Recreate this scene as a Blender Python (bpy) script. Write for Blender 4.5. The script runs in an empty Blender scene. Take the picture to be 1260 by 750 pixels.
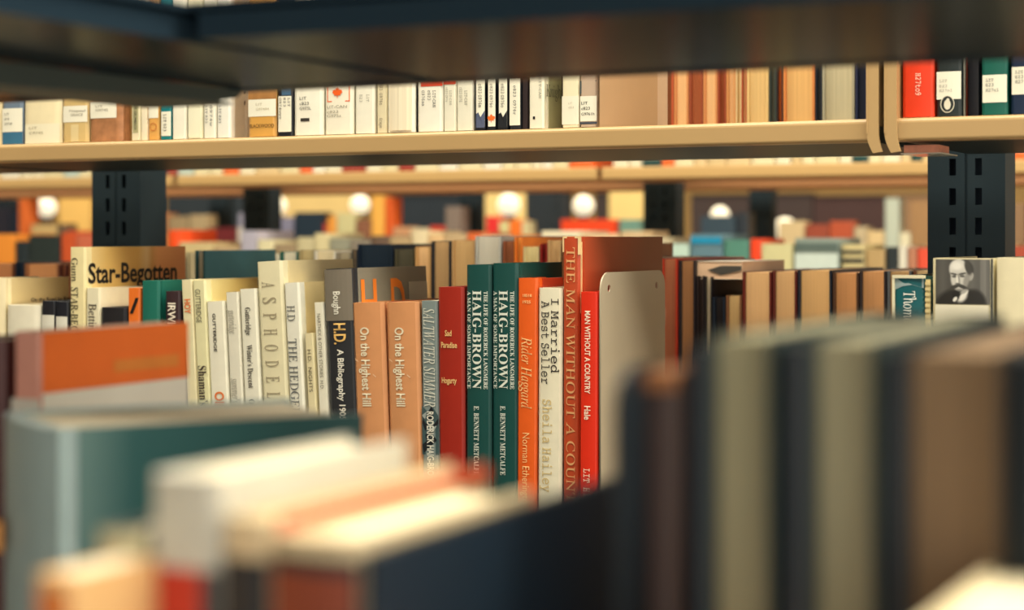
import bpy, bmesh, math, random
from mathutils import Matrix, Vector
C = bpy.context.collection
SC = bpy.context.scene
# ------------------------------------------------------------------ camera
F = 2200.0                                   # focal length in pixels of the 1260 wide frame
TH = math.atan(F / 4444.0)                   # camera is turned left of the shelf normal
EYE = 1.45
HY = 291.0                                   # horizon row
cd = bpy.data.cameras.new('camera'); cam = bpy.data.objects.new('camera', cd); C.objects.link(cam)
cam.location = (0, 0, EYE); cam.rotation_euler = (math.pi/2, 0, TH)
cd.sensor_width = 36; cd.lens = 36*F/1260; cd.shift_y = -(375-HY)/1260
cd.clip_start = .02; cd.clip_end = 60
cd.dof.use_dof = True; cd.dof.focus_distance = 1.40; cd.dof.aperture_fstop = 6.3
SC.camera = cam
# ------------------------------------------------------------------ world, lights, exposure
w = bpy.data.worlds.new('world'); SC.world = w; w.use_nodes = True
w.node_tree.nodes['Background'].inputs[0].default_value = (1.0, .93, .80, 1)
w.node_tree.nodes['Background'].inputs[1].default_value = .12
SC.view_settings.view_transform = 'Standard'; SC.view_settings.look = 'None'
SC.view_settings.gamma = 1; SC.view_settings.use_curve_mapping = False
SC.view_settings.exposure = -0.12
def area(x, y, z, sx, sy, e, col=(1, .93, .78), rx=0):
    l = bpy.data.lights.new('ceiling_light', 'AREA'); l.shape = 'RECTANGLE'; l.size = sx; l.size_y = sy
    l.energy = e; l.color = col
    o = bpy.data.objects.new('ceiling_light', l); C.objects.link(o); o.location = (x, y, z); o.rotation_euler = (rx, 0, 0)
    return o
CEIL = EYE + 1.30
area(.1, 1.12, CEIL-.03, 5.0, .24, 36)         # aisle in front of the sharp shelf
area(.3, .70, CEIL-.03, 4.6, .46, 82)
back_fill = area(2.0, -2.55, EYE+.25, 5.0, 1.9, 70, (.97, .97, .97), math.pi/2)   # added fill from behind the camera, brightens fronts in shade
back_fill.name = 'fill_light'
right_fill = area(4.9, .6, EYE+.15, 1.6, 4.2, 90, (1, .96, .90)); right_fill.name = 'fill_light'; right_fill.rotation_euler = (0, math.pi/2, 0)   # added fill from the right, brightens covers that face it
area(-1.4, 2.30, CEIL-.03, 6.0, .5, 85)       # next aisles
area(-2.2, 4.0, CEIL-.03, 7.0, .5, 110)
area(-3.2, 6.3, CEIL-.03, 9.0, 1.2, 170)

# ------------------------------------------------------------------ helpers
def s2l(c):
    c = c/255.0
    return c/12.92 if c <= .04045 else ((c+.055)/1.055)**2.4
def rgb(c, k=.95): return (s2l(c[0])*k, s2l(c[1])*k, s2l(c[2])*k, 1)
_m = {}
def mat(c, rough=.5, name='paint', k=.95, spec=.4, noise=.10, scale=60, metal=0, emit=0):
    key = (tuple(c), rough, name, k, spec, noise, scale, metal, emit)
    if key in _m: return _m[key]
    m = bpy.data.materials.new(name); m.use_nodes = True
    nt = m.node_tree; b = nt.nodes['Principled BSDF']
    b.inputs['Roughness'].default_value = rough; b.inputs['Metallic'].default_value = metal
    b.inputs['Specular IOR Level'].default_value = spec
    if emit:
        b.inputs['Emission Color'].default_value = rgb(c); b.inputs['Emission Strength'].default_value = emit
    if noise:
        tc = nt.nodes.new('ShaderNodeTexCoord'); n = nt.nodes.new('ShaderNodeTexNoise')
        n.inputs['Scale'].default_value = scale; n.inputs['Detail'].default_value = 4
        r = nt.nodes.new('ShaderNodeMix'); r.data_type = 'RGBA'
        a = rgb(c, k); r.inputs[6].default_value = tuple(v*(1-noise) for v in a[:3])+(1,)
        r.inputs[7].default_value = tuple(min(1, v*(1+noise)) for v in a[:3])+(1,)
        nt.links.new(tc.outputs['Object'], n.inputs['Vector']); nt.links.new(n.outputs['Fac'], r.inputs[0])
        nt.links.new(r.outputs[2], b.inputs['Base Color'])
    else:
        b.inputs['Base Color'].default_value = rgb(c, k)
    _m[key] = m; return m
def pages(c, k=.95):
    """paper edges: fine sheets stacked across the thickness (local x)"""
    key = ('pages', tuple(c), k)
    if key in _m: return _m[key]
    m = bpy.data.materials.new('page_edges'); m.use_nodes = True; nt = m.node_tree; b = nt.nodes['Principled BSDF']
    b.inputs['Roughness'].default_value = .8; b.inputs['Specular IOR Level'].default_value = .15
    tc = nt.nodes.new('ShaderNodeTexCoord'); mp = nt.nodes.new('ShaderNodeMapping'); mp.inputs['Scale'].default_value = (900, 6, 6)
    n = nt.nodes.new('ShaderNodeTexNoise'); n.inputs['Scale'].default_value = 1; n.inputs['Detail'].default_value = 3
    r = nt.nodes.new('ShaderNodeMix'); r.data_type = 'RGBA'; a = rgb(c, k)
    r.inputs[6].default_value = tuple(v*.78 for v in a[:3])+(1,); r.inputs[7].default_value = tuple(min(1, v*1.15) for v in a[:3])+(1,)
    nt.links.new(tc.outputs['Object'], mp.inputs[0]); nt.links.new(mp.outputs[0], n.inputs['Vector'])
    nt.links.new(n.outputs['Fac'], r.inputs[0]); nt.links.new(r.outputs[2], b.inputs['Base Color'])
    _m[key] = m; return m
def ramp_mat(stops, axis=1, rough=.35, k=.95, name='graded_cover'):
    """colour that changes along a local axis (metres)"""
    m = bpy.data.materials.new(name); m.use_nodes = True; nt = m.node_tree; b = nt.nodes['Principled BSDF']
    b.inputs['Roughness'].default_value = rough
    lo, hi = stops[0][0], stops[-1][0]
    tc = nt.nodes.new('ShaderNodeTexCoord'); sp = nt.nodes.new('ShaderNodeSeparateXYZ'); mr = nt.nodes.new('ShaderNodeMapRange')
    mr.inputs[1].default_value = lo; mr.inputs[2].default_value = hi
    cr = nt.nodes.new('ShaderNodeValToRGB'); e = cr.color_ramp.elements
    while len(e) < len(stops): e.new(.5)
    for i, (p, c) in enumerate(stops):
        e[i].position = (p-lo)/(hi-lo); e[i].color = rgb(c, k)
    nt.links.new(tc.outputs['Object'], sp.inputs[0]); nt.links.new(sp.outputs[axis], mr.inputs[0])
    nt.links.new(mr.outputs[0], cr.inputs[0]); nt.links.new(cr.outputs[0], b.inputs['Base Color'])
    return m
# pixel of the photograph -> real place on a plane Y = const
def phi(px): return math.atan((px-630)/F) - TH
def XA(px, Y): return Y*math.tan(phi(px))
def ZC(px, Y): return -XA(px, Y)*math.sin(TH) + Y*math.cos(TH)
def RZ(px, py, Y): return (HY-py)*ZC(px, Y)/F          # height relative to the eye
def depth_for(px0, px1, Y):                             # depth of a face X=const seen from px0 (at Y) to px1
    return Y*(math.tan(phi(px0))/math.tan(phi(px1))-1)
def tag(o, label=None, cat=None, group=None, kind=None):
    if label: o['label'] = label
    if cat: o['category'] = cat
    if group: o['group'] = group
    if kind: o['kind'] = kind
    return o
def empty(name, loc, rot=(0, 0, 0)):
    o = bpy.data.objects.new(name, None); C.objects.link(o); o.location = loc; o.rotation_euler = rot; o.empty_display_size = .02
    return o
def link(name, me, m, parent=None, loc=None):
    o = bpy.data.objects.new(name, me); C.objects.link(o)
    if m and not me.materials: me.materials.append(m)
    if parent: o.parent = parent
    if loc: o.location = loc
    return o
def mesh(name, v, f, m, parent=None, smooth=False):
    me = bpy.data.meshes.new(name); me.from_pydata([tuple(p) for p in v], [], f); me.update()
    if smooth:
        for p in me.polygons: p.use_smooth = True
    return link(name, me, m, parent)
class MB:
    def __init__(s): s.v = []; s.f = []
    def box(s, a, b):
        n = len(s.v); x0, y0, z0 = a; x1, y1, z1 = b
        s.v += [(x0,y0,z0),(x1,y0,z0),(x1,y1,z0),(x0,y1,z0),(x0,y0,z1),(x1,y0,z1),(x1,y1,z1),(x0,y1,z1)]
        s.f += [tuple(n+i for i in q) for q in ((0,3,2,1),(4,5,6,7),(0,1,5,4),(1,2,6,5),(2,3,7,6),(3,0,4,7))]; return s
    def prism(s, poly, lo, hi, axis):
        """poly: closed 2D outline, extruded along an axis ('x': poly is (y,z); 'z': (x,y); 'y': (x,z))"""
        n = len(s.v); k = len(poly)
        for t in (lo, hi):
            for a, b in poly:
                s.v.append({'x': (t, a, b), 'z': (a, b, t), 'y': (a, t, b)}[axis])
        s.f.append(tuple(n+i for i in range(k))); s.f.append(tuple(n+k+k-1-i for i in range(k)))
        for i in range(k):
            j = (i+1) % k; s.f.append((n+i, n+k+i, n+k+j, n+j))
        return s
    def out(s, name, m, parent=None):
        o = mesh(name, s.v, s.f, m, parent)
        bm = bmesh.new(); bm.from_mesh(o.data); bmesh.ops.recalc_face_normals(bm, faces=bm.faces); bm.to_mesh(o.data); bm.free()
        return o
# ------------------------------------------------------------------ lettering
def conv(s, st):
    tab = {'serif': (0x1D434, 0x1D44E, None), 'italic': (0x1D434, 0x1D44E, None), 'bold': (0x1D400, 0x1D41A, 0x1D7CE),
           'bolditalic': (0x1D468, 0x1D482, None), 'mono': (0x1D670, 0x1D68A, 0x1D7F6), 'sansbold': (0x1D5D4, 0x1D5EE, 0x1D7EC)}
    if st not in tab: return s
    A, a, n = tab[st]; r = ''
    for c in s:
        if 'A' <= c <= 'Z': r += chr(A+ord(c)-65)
        elif 'a' <= c <= 'z': r += 'ℎ' if (a == 0x1D44E and c == 'h') else chr(a+ord(c)-97)
        elif n and '0' <= c <= '9': r += chr(n+ord(c)-48)
        else: r += c
    return r
_t = {}
_font = bpy.data.curves.new('lettering', 'FONT'); _fob = bpy.data.objects.new('lettering', _font)      # scratch, never linked to the scene
def glyphs(s, st):
    if (s, st) in _t: return _t[(s, st)]
    cu = _font; cu.body = conv(s, st); cu.resolution_u = 3
    cu.shear = -.24 if st == 'serif' else 0; cu.offset = {'serif': .004, 'heavy': .022}.get(st, 0)
    me = bpy.data.meshes.new_from_object(_fob)
    v = [(p.co.x, p.co.y) for p in me.vertices]; f = [tuple(p.vertices) for p in me.polygons]; bpy.data.meshes.remove(me)
    x0 = min(p[0] for p in v); x1 = max(p[0] for p in v)
    hi = .70 if any(c.isupper() or c.isdigit() or c in 'bdfhklt' for c in s) else .5
    v = [((a-x0)/(x1-x0), b/hi) for a, b in v]
    _t[(s, st)] = (v, f); return v, f
class Print:
    """collects lettering in a book's local frame, then links it as one mesh"""
    def __init__(s): s.v = []; s.f = []
    def add(s, txt, st, fn):
        v, f = glyphs(txt, st); n = len(s.v); s.v += [fn(a, b) for a, b in v]; s.f += [tuple(n+i for i in q) for q in f]
ink = lambda c: mat(c, .5, 'ink', noise=0)
# ------------------------------------------------------------------ books
CREAM = (205, 175, 130); PAPER = (238, 226, 196)
def book_mesh(T, H, D, hard=True, bulge=None, rear=False):
    """returns (cover mesh verts/faces, page verts/faces); spine at y=0 unless rear"""
    th = .0022 if hard else .0006
    th = min(th, T*.18)
    bl = (.065*T if hard else .02*T) if bulge is None else bulge
    out = [(0, D)]
    if hard and T > .012:
        out += [(0, .0085), (.0009, .0062), (.0002, .003)]
    n = 10; a0 = []
    for i in range(n+1):
        u = i/n; a0.append((u*T, .0018 - bl*math.sin(math.pi*u)**.8 - (.0016 if 0 < i < n else 0)))
    out += a0
    if hard and T > .012:
        out += [(T-.0002, .003), (T-.0009, .0062), (T, .0085)]
    out += [(T, D)]
    inn = [(T-th, D), (T-th, .0085), (T-th*1.2, .004), (th*1.2, .004), (th, .0085), (th, D)]
    c = MB(); k = len(out)
    # ring built as quads strip: pair outer with inner by arclength-free approach -> triangulated by bmesh via prism polygon
    c.prism(out+inn, 0, H, 'z')
    ov = (.0008 if rear else .0016) if hard else .0004
    p = MB(); pe = D-(.004 if hard else .0003)
    fe = [(th, .0042), (T-th, .0042), (T-th, pe), (T*.75, pe-.0015*hard), (T*.5, pe-.0022*hard), (T*.25, pe-.0015*hard), (th, pe)]
    p.prism(fe, ov, H-ov, 'z')
    if rear:
        for q in (c, p):
            q.v = [(T-x, D-y, z) for x, y, z in q.v]
    return c, p
def book(label, X, Y, Z, T, H, D, cover, page=PAPER, lean=0, rot=0, hard=True, rear=False, group=None, bulge=None, board=None, flat=False):
    r = empty('book', (X, Y, EYE+Z+.0006), (0, -lean, rot))
    tag(r, label, 'book', group)
    c, p = book_mesh(T, H, D, hard, bulge, rear)
    cm = cover if not isinstance(cover, tuple) else mat(cover, .42 if hard else .32, 'book_cloth' if hard else 'glossy_cover', noise=.08, scale=90)
    co = c.out('cover', cm, r)
    for q in co.data.polygons: q.use_smooth = True
    co.data.set_sharp_from_angle(angle=math.radians(28))
    p.out('page_block', page if not isinstance(page, tuple) else pages(page), r)
    if board:      # differently coloured right-hand board
        bm_ = board if not isinstance(board, tuple) else mat(board, .4, 'book_board', noise=.08)
        b = MB().box((T-.0002, .009, .0), (T+.0004, D, H)).out('front_board', bm_, r)
    r['_dim'] = 0; del r['_dim']
    info = dict(r=r, T=T, H=H, D=D, X=X, Y=Y, Z=Z, lean=lean, bulge=(.065*T if hard else .02*T) if bulge is None else bulge)
    return info
def spine_y(b, x):
    u = min(1, max(0, x/b['T'])); return .0002 - b['bulge']*math.sin(math.pi*u)**.8 - .0004
def down(b, pr, txt, st, u, py0, py1, h, top, ax):
    """text reading downwards on the spine. u: centre across, py rows in the photo, h: letter height / thickness"""
    s = F/ZC(ax, b['Y']); z0 = b['H']-(py0-top)/s; L = (py1-py0)/s; hh = h*b['T']; xc = u*b['T']
    pr.add(txt, st, lambda a, v: (xc+(v-.5)*hh, spine_y(b, xc+(v-.5)*hh), z0-a*L))
def across(b, pr, txt, st, u0, u1, py, hpx, top, ax):
    s = F/ZC(ax, b['Y']); zc = b['H']-(py-top)/s; hh = hpx/s; T = b['T']
    pr.add(txt, st, lambda a, v: (T*(u0+(u1-u0)*a), spine_y(b, T*(u0+(u1-u0)*a)), zc+(v-.5)*hh))
def side(b, pr, txt, st, y0, y1, z0, h, off=.0008):
    """text on the right-hand board, reading front to back"""
    pr.add(txt, st, lambda a, v: (b['T']+off, y0+(y1-y0)*a, z0+v*h))
def patch(b, name, u0, u1, py0, py1, top, ax, m, lift=.0002):
    """paper label following the spine"""
    s = F/ZC(ax, b['Y']); z1 = b['H']-(py0-top)/s; z0 = b['H']-(py1-top)/s; v = []; f = []; n = 6
    for i in range(n+1):
        x = b['T']*(u0+(u1-u0)*i/n); y = spine_y(b, x)+.0002-(lift-.0002)*.3; v += [(x, y, z0), (x, y, z1)]
    for i in range(n): f.append((2*i, 2*i+2, 2*i+3, 2*i+1))
    return mesh(name, v, f, m, b['r'])
def finish(pr, name, c, b, rough=.5):
    if pr.f: mesh(name, pr.v, pr.f, ink(c), b['r'])
YM = 1.27
LOW = -.265        # lower deck of the sharp range
UPP = .085         # upper deck
def front(label, p0, p1, top, cover, lean=0, end=None, D=.14, hard=True, Y=YM, base=LOW, group='books on the lower shelf in focus', **k):
    """a book of a row that shows its spine; p0,p1 spine in px at its top, top row in px"""
    x0 = XA(p0, Y); x1 = XA(p1, Y); T = (x1-x0)/math.cos(lean)*.985
    top_z = RZ((p0+p1)/2, top, Y); H = (top_z-base)/math.cos(lean)
    if end: D = depth_for(p1, end, Y)
    b = book(label, x0+H*math.sin(lean), Y, base, T, H, D, cover, lean=lean, hard=hard, group=group, **k)
    b['top'] = top; b['ax'] = (p0+p1)/2
    return b
# ------------------------------------------------------------------ the room
def struct(name, a, b, m):
    return tag(MB().box(a, b).out(name, m), kind='structure')
struct('floor', (-9, -2.6, -.1), (5, 9.6, 0), mat((84, 88, 94), .8, 'carpet', noise=.25, scale=200))
struct('ceiling', (-9, -2.6, CEIL), (5, 9.6, CEIL+.1), mat((225, 215, 190), .9, 'ceiling_board', noise=.04))
struct('wall_front', (-9, -2.7, 0), (5, -2.6, CEIL), mat((225, 205, 165), .8, 'wall_paint', noise=.03))
struct('wall_back', (-9, 9.6, 0), (5, 9.7, CEIL), mat((232, 190, 120), .8, 'wall_paint', noise=.05))
struct('wall_left', (-9.1, -2.6, 0), (-9, 9.6, CEIL), mat((220, 195, 150), .8, 'wall_paint', noise=.05))
struct('wall_right', (5, -2.6, 0), (5.1, 9.6, CEIL), mat((220, 195, 150), .8, 'wall_paint', noise=.05))

# ------------------------------------------------------------------ steel shelving
TAN = mat((184, 152, 103), .38, 'tan_enamel', noise=.03, scale=20, spec=.5)
NAVY = mat((42, 54, 60), .42, 'dark_enamel', noise=.08, scale=30, spec=.10)  # paint of the posts; under the tan decks it stands for shade
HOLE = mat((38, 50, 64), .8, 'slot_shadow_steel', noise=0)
def lip_profile(z0, z1, y, d, r=.0035):
    """deck with a rounded front lip; (y,z) outline. d<0: lip faces +y"""
    t = .0016; s = 1 if d > 0 else -1; P = []
    P += [(y+s*abs(d), z1), (y+s*r, z1)]
    for i in range(1, 5):
        a = math.pi/2*i/4; P.append((y+s*(r-r*math.sin(a)), z1-r+r*math.cos(a)))
    q = .0022
    for i in range(0, 5):
        a = math.pi/2*i/4; P.append((y+s*(q-q*math.cos(a)), z0+q-q*math.sin(a)))
    P += [(y+s*.018, z0), (y+s*.018, z0+t), (y+s*(t+.001), z0+t+.001), (y+s*(t+.001), z1-t-.001), (y+s*abs(d), z1-t-.001)]
    return P
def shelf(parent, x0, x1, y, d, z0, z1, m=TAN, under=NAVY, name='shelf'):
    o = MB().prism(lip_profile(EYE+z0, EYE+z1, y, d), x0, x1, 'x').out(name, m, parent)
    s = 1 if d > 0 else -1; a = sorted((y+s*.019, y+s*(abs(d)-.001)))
    MB().box((x0+.004, a[0], EYE+z0+.0005), (x1-.004, a[1], EYE+z1-.004)).out('shaded_underside', under, o)  # panel whose colour holds the shade under the deck
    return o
def post(parent, xc, yc, w=.066, d=.045, slots=True, z1=1.72):
    """hollow slotted upright: real holes in the front and back faces"""
    m = MB(); x0, x1 = xc-w/2, xc+w/2; y0, y1 = yc-d/2, yc+d/2; t = .002
    m.box((x0, y0, 0), (x0+t, y1, z1)); m.box((x1-t, y0, 0), (x1, y1, z1))
    m.box((xc-.0035, y0+.004, 0), (xc+.0035, y1-.004, z1))
    sw = .0058; c1, c2 = xc-.0115, xc+.0105
    if slots:
        for yy in ((y0, y0+t), (y1-t, y1)):
            for a, b in ((x0+t, c1-sw/2), (c1+sw/2, xc-.0012), (xc+.0012, c2-sw/2), (c2+sw/2, x1-t)):
                m.box((a, yy[0], 0), (b, yy[1], z1))
            m.box((xc-.0012, yy[0]+.0015, 0), (xc+.0012, yy[1]+.0015, z1))
            k = int(z1/.0254)
            for c in (c1, c2):
                for i in range(k):
                    m.box((c-sw/2, yy[0], i*.0254+.004+.0145), (c+sw/2, yy[1], (i+1)*.0254+.004))
    else:
        m.box((x0+t, y0, 0), (x1-t, y0+t, z1)); m.box((x0+t, y1-t, 0), (x1-t, y1, z1))
    p = m.out('post', NAVY, parent)
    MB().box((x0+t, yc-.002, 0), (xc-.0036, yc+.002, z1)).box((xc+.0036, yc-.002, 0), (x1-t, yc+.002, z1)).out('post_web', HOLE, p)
    return p
BAY = .914
XJ = XA(1086, YM)                       # joint between two bays of the sharp range
def end_plate(parent, x0, x1, y, d, z0, z1, m=TAN):
    """bay end plate: a front flange with a rounded foot and a thin side sheet"""
    n = []; r = .010
    P = [(x0, z1), (x0, z0+r)] if x0 < x1 else []
    w_ = abs(x1-x0)
    for i in range(1, 6):
        a = math.pi/2*i/5; P.append((x0+(w_*.8)*(1-math.cos(a)), z0+r-r*math.sin(a)))
    P += [(x1, z0), (x1, z1)]
    o = MB().prism(P, y-.004, y-.0015, 'y').out('end_plate', m, parent)
    MB().box((x1-.0012, y-.002, z0+.002), (x1, y+d, z1)).out('side_sheet', m, o)
    return o
def bookcase(label, y0, joints, decks, rear_decks, xs, posts, group=None, depth=.24, cols=(TAN, NAVY), base_y=None, slots=True):
    r = empty('bookcase', (0, 0, 0)); tag(r, label, 'bookcase', group)
    for (z0, z1) in decks:
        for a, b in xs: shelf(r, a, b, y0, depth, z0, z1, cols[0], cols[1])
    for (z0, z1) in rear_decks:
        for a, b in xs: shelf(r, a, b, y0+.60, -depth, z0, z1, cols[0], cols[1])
    for x in posts: post(r, x, y0+.30, slots=slots)
    for a, b in xs:
        MB().box((a, y0+.03, .0), (b, y0+.57, .09)).out('base_plinth', NAVY, r)
    return r
g = .004
xsM = [(XJ-2*BAY+g, XJ-BAY-g), (XJ-BAY+g, XJ-.006), (XJ+.006, XJ+BAY-g)]
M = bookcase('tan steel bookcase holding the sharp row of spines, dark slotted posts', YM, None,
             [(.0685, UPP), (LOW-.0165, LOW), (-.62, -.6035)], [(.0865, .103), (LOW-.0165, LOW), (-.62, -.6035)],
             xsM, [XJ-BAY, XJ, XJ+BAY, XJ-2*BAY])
# rounded end plates at the joint of the upper shelves
def curved_plate(parent, x0, x1, z0, z1):
    """flange whose foot curls to the right"""
    wd = x1-x0; L = []; Rr = []
    for i in range(8):
        a = i/7; L.append((x0+wd*.55*a*a, EYE+z0+.016*(1-a)))
        Rr.append((x1+wd*.30*(1-a)**2, EYE+z0+.001+.014*a))
    P = [(x0, EYE+z1)]+L+Rr+[(x1, EYE+z1)]
    o = MB().prism(P, YM-.0035, YM-.001, 'y').out('end_plate', TAN, parent)
    MB().box((x1-.0016, YM-.001, EYE+z0+.02), (x1-.0004, YM+.24, EYE+z1)).out('side_sheet', TAN, o)
    MB().box((x0, YM-.0040, EYE+z0+.014), (x0+.0010, YM-.0034, EYE+z1)).out('rolled_edge', TAN, o)
curved_plate(M, XA(1067.5, YM), XA(1082.5, YM), .0600, .36)
curved_plate(M, XA(1089.5, YM), XA(1105, YM), .0600, .36)

# range beyond the next aisle
YB = 2.87; XB = XA(737.5, YB)
TB = mat((200, 164, 106), .45, 'tan_enamel', noise=.03, scale=20)
BR = mat((178, 132, 92), .6, 'shaded_tan_enamel', noise=.04, scale=20)  # tan darkened to brown for the shade under the blurred shelves
Bc = bookcase('tan steel bookcase across the aisle, blurred, shelf joint near the middle', YB, None,
              [(.1005, .121), (-.25, -.23), (-.62, -.6)], [(.094, .1125), (-.25, -.23), (-.62, -.6)],
              [(XB+(i-3)*BAY+.005, XB+(i-2)*BAY-.005) for i in range(6)], [XA(817, YB+.3)+i*BAY for i in (-2, -1, 0, 1, 2)], cols=(TB, BR))
YC = 4.47; XC_ = XA(939, YC+.3)
Cc = bookcase('farthest tan steel bookcase, blurred dark posts below its upper shelf', YC, None,
              [(.135, .152), (-.22, -.20), (-.62, -.6)], [(.14, .157), (-.22, -.20), (-.62, -.6)],
              [(XC_+(i-5)*BAY+.005, XC_+(i-4)*BAY-.005) for i in range(8)], [XC_+i*BAY for i in (-4, -3, -2, -1, 0, 1, 2)], cols=(BR, BR), slots=False)
# nearest range, the camera looks through it
XF = XA(285, .78)
FB = mat((38, 54, 66), .20, 'shaded_gloss_enamel', noise=.05, scale=20, spec=.004)  # shade under the near shelf put into this dark colour
r = empty('bookcase', (0, 0, 0)); tag(r, 'dark bookcase in the near foreground, its shelf a black band across the top', 'bookcase')
Fc = r
for xa, xb, y, d, z0, z1 in ((-1.30, -.431, .80, -.355, .0775, .0925), (-.429, .55, .80, -.222, .0775, .0925), (-1.30, .55, .80, -.30, -.36, -.345), (-1.30, .55, .20, .29, -.36, -.345)):
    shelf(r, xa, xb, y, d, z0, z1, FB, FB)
post(r, -.62, .495); post(r, .40, .495)
# bracket that hangs below the near shelf at the left
br = mat((72, 84, 80), .5, 'grey_enamel', noise=.06)
P = [(.50, EYE+.0775), (.50, EYE+.066), (.60, EYE+.0665), (.765, EYE+.0705), (.785, EYE+.0735), (.79, EYE+.0775)]
MB().prism(P, XF-.003, XF, 'x').out('shelf_bracket', br, r)
MB().box((XF-.06, .50, EYE+.0700), (XF-.003, .785, EYE+.0712)).out('bracket_flange', br, r)

# paper tag under the sharp shelf beside the joint
t_ = empty('shelf_tag', (XA(1108, YM+.01), YM+.01, EYE+.0595)); tag(t_, 'clear plastic tag holder with pink paper under the tan shelf joint', 'tag')
MB().box((0, 0, 0), (.030, .05, .0007)).out('plastic_sleeve', mat((200, 195, 180), .15, 'clear_plastic', noise=0), t_)
MB().box((.001, .006, .0008), (.026, .04, .0066)).out('paper_insert', mat((225, 150, 120), .6, 'pink_paper', noise=.3, scale=150), t_)
# ------------------------------------------------------------------ the sharp row
K = (25, 22, 22)
R = math.radians
LN = R(3.2)
# left end
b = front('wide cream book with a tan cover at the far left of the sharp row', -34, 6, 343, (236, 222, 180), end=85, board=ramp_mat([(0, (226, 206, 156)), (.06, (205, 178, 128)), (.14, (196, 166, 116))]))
pr = Print(); side(b, pr, 'On the Road by Robert Olson', 'heavy', .035, .118, b['H']-.0225, .0034); finish(pr, 'title', (60, 40, 30), b)
MB().box((b['T']+.0004, .02, b['H']-.06), (b['T']+.0009, .125, b['H']-.031)).out('cover_picture', mat((150, 130, 84), .5, 'printed_picture', noise=.4, scale=60), b['r'])
b = front('short white book with a plain spine left of the black books', 8, 50, 376, (238, 232, 208), D=.11)
b = front('black book with white paper label, second left of the tall golden book', 51, 68, 371, (30, 32, 40), D=.045)
patch(b, 'paper_label', .05, .95, 388, 470, 371, 59, mat((225, 222, 205), .6, 'white_label'))
b = front('black book with white paper label, directly left of the tall golden book', 68.5, 84, 372, (28, 31, 40), D=.05)
patch(b, 'paper_label', .05, .95, 390, 470, 372, 76, mat((228, 226, 210), .6, 'white_label'))
b = front('tall golden book titled Star-Begotten with a pale cream spine', 85.5, 105, 304.5, (240, 226, 172), end=228, hard=False,
          board=ramp_mat([(0, (236, 212, 150)), (.03, (228, 190, 112)), (.075, (214, 164, 84)), (.088, (222, 188, 128)), (.096, (206, 150, 80)), (.105, (226, 156, 94)), (.14, (220, 146, 90))]))
pr = Print(); down(b, pr, 'Gunn', 'serif', .34, 318, 347, .40, 304.5, 95); down(b, pr, 'STAR-BEGOTTEN', 'serif', .34, 354, 450, .44, 304.5, 95)
d = b['D']; z = b['H']
zt = lambda py: b['H']-(py-304.5)*.00104*1.0
side(b, pr, 'Star-Begotten', 'heavy', d*.025, d*.905, z-.0325, .0178)
finish(pr, 'title', K, b)
MB().box((b['T']+.0004, d*.55, z-.078), (b['T']+.0009, d*.70, z-.0405)).out('cover_picture', mat((96, 42, 28), .4, 'dark_printed_picture', noise=.6, scale=80), b['r'])
MB().box((b['T']+.0004, d*.22, z-.078), (b['T']+.0008, d*.49, z-.0405)).out('cover_picture', mat((228, 200, 130), .4, 'pale_printed_picture', noise=.1, scale=50), b['r'])
b = front('thin cream book in front of the golden cover, dark serif lettering', 105.5, 123, 355, (240, 232, 198), D=.12, hard=False)
pr = Print(); down(b, pr, 'Bettina', 'serif', .5, 374, 415, .55, 355, 114); finish(pr, 'title', (70, 60, 50), b)
b = front('black book seen low between the cream and orange books', 124, 156, 379, (34, 34, 38), D=.12)
b = front('thin orange paperback with a black slash mark and blue edge', 157, 172, 355, (238, 120, 44), D=.12, hard=False, board=(70, 150, 170))
pr = Print(); across(b, pr, '/', 'heavy', .2, .95, 379, 13, 355, 164); finish(pr, 'mark', K, b)
b = front('teal green book with a plain cover left of the leaning cream books', 174, 196, 346, (28, 110, 94), D=.12)
b = front('dark brown book lettered in white in front of the teal cover', 203, 221.5, 359, (58, 40, 44), D=.12)
pr = Print(); down(b, pr, 'IRWIN', 'heavy', .5, 373, 410, .5, 359, 212); finish(pr, 'title', (235, 225, 205), b)
# leaning cream books
b = front('cream leaning book with orange lettering, first of the leaning pale group', 222.5, 236, 345, (232, 222, 180), LN, hard=False)
pr = Print(); down(b, pr, 'HOY', 'heavy', .52, 369, 387, .55, 345, 229); finish(pr, 'title', (226, 110, 50), b)
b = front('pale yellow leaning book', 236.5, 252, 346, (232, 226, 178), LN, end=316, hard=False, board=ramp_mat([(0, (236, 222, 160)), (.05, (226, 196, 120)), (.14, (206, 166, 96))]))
b['r']['label'] = 'pale yellow leaning book with Shaman’s in heavy dark type on its spine'
pr = Print(); down(b, pr, 'GUTTERIDGE', 'p', .42, 357, 398, .40, 346, 244); finish(pr, 'author', (70, 66, 50), b)
pr = Print(); down(b, pr, 'Shaman’s Ground', 'bold', .5, 451, 545, .66, 346, 244); finish(pr, 'title', (60, 44, 40), b)
b = front('white leaning book with small black capitals and an orange title below', 253.5, 276, 372, (240, 236, 214), LN, D=.12, hard=False)
pr = Print(); down(b, pr, 'GUTTERIDGE', 'heavy', .42, 387, 434, .16, 372, 264); finish(pr, 'author', K, b)
pr = Print(); down(b, pr, 'Oliver’s', 'heavy', .52, 483, 530, .5, 372, 264); finish(pr, 'title', (230, 120, 50), b)
b = front('off-white leaning book with grey italic lettering', 277, 293, 360.5, (232, 228, 208), LN, D=.125, hard=False)
pr = Print(); down(b, pr, 'gutteridge', 'italic', .48, 382, 411, .55, 360, 285); down(b, pr, 'summer’s idyll', 'italic', .48, 466, 512, .62, 360, 285); finish(pr, 'title', (150, 146, 132), b)
b = front('white leaning book titled Winter’s Descent in black', 294, 315, 356.5, (238, 235, 214), LN, D=.13, hard=False)
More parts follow.
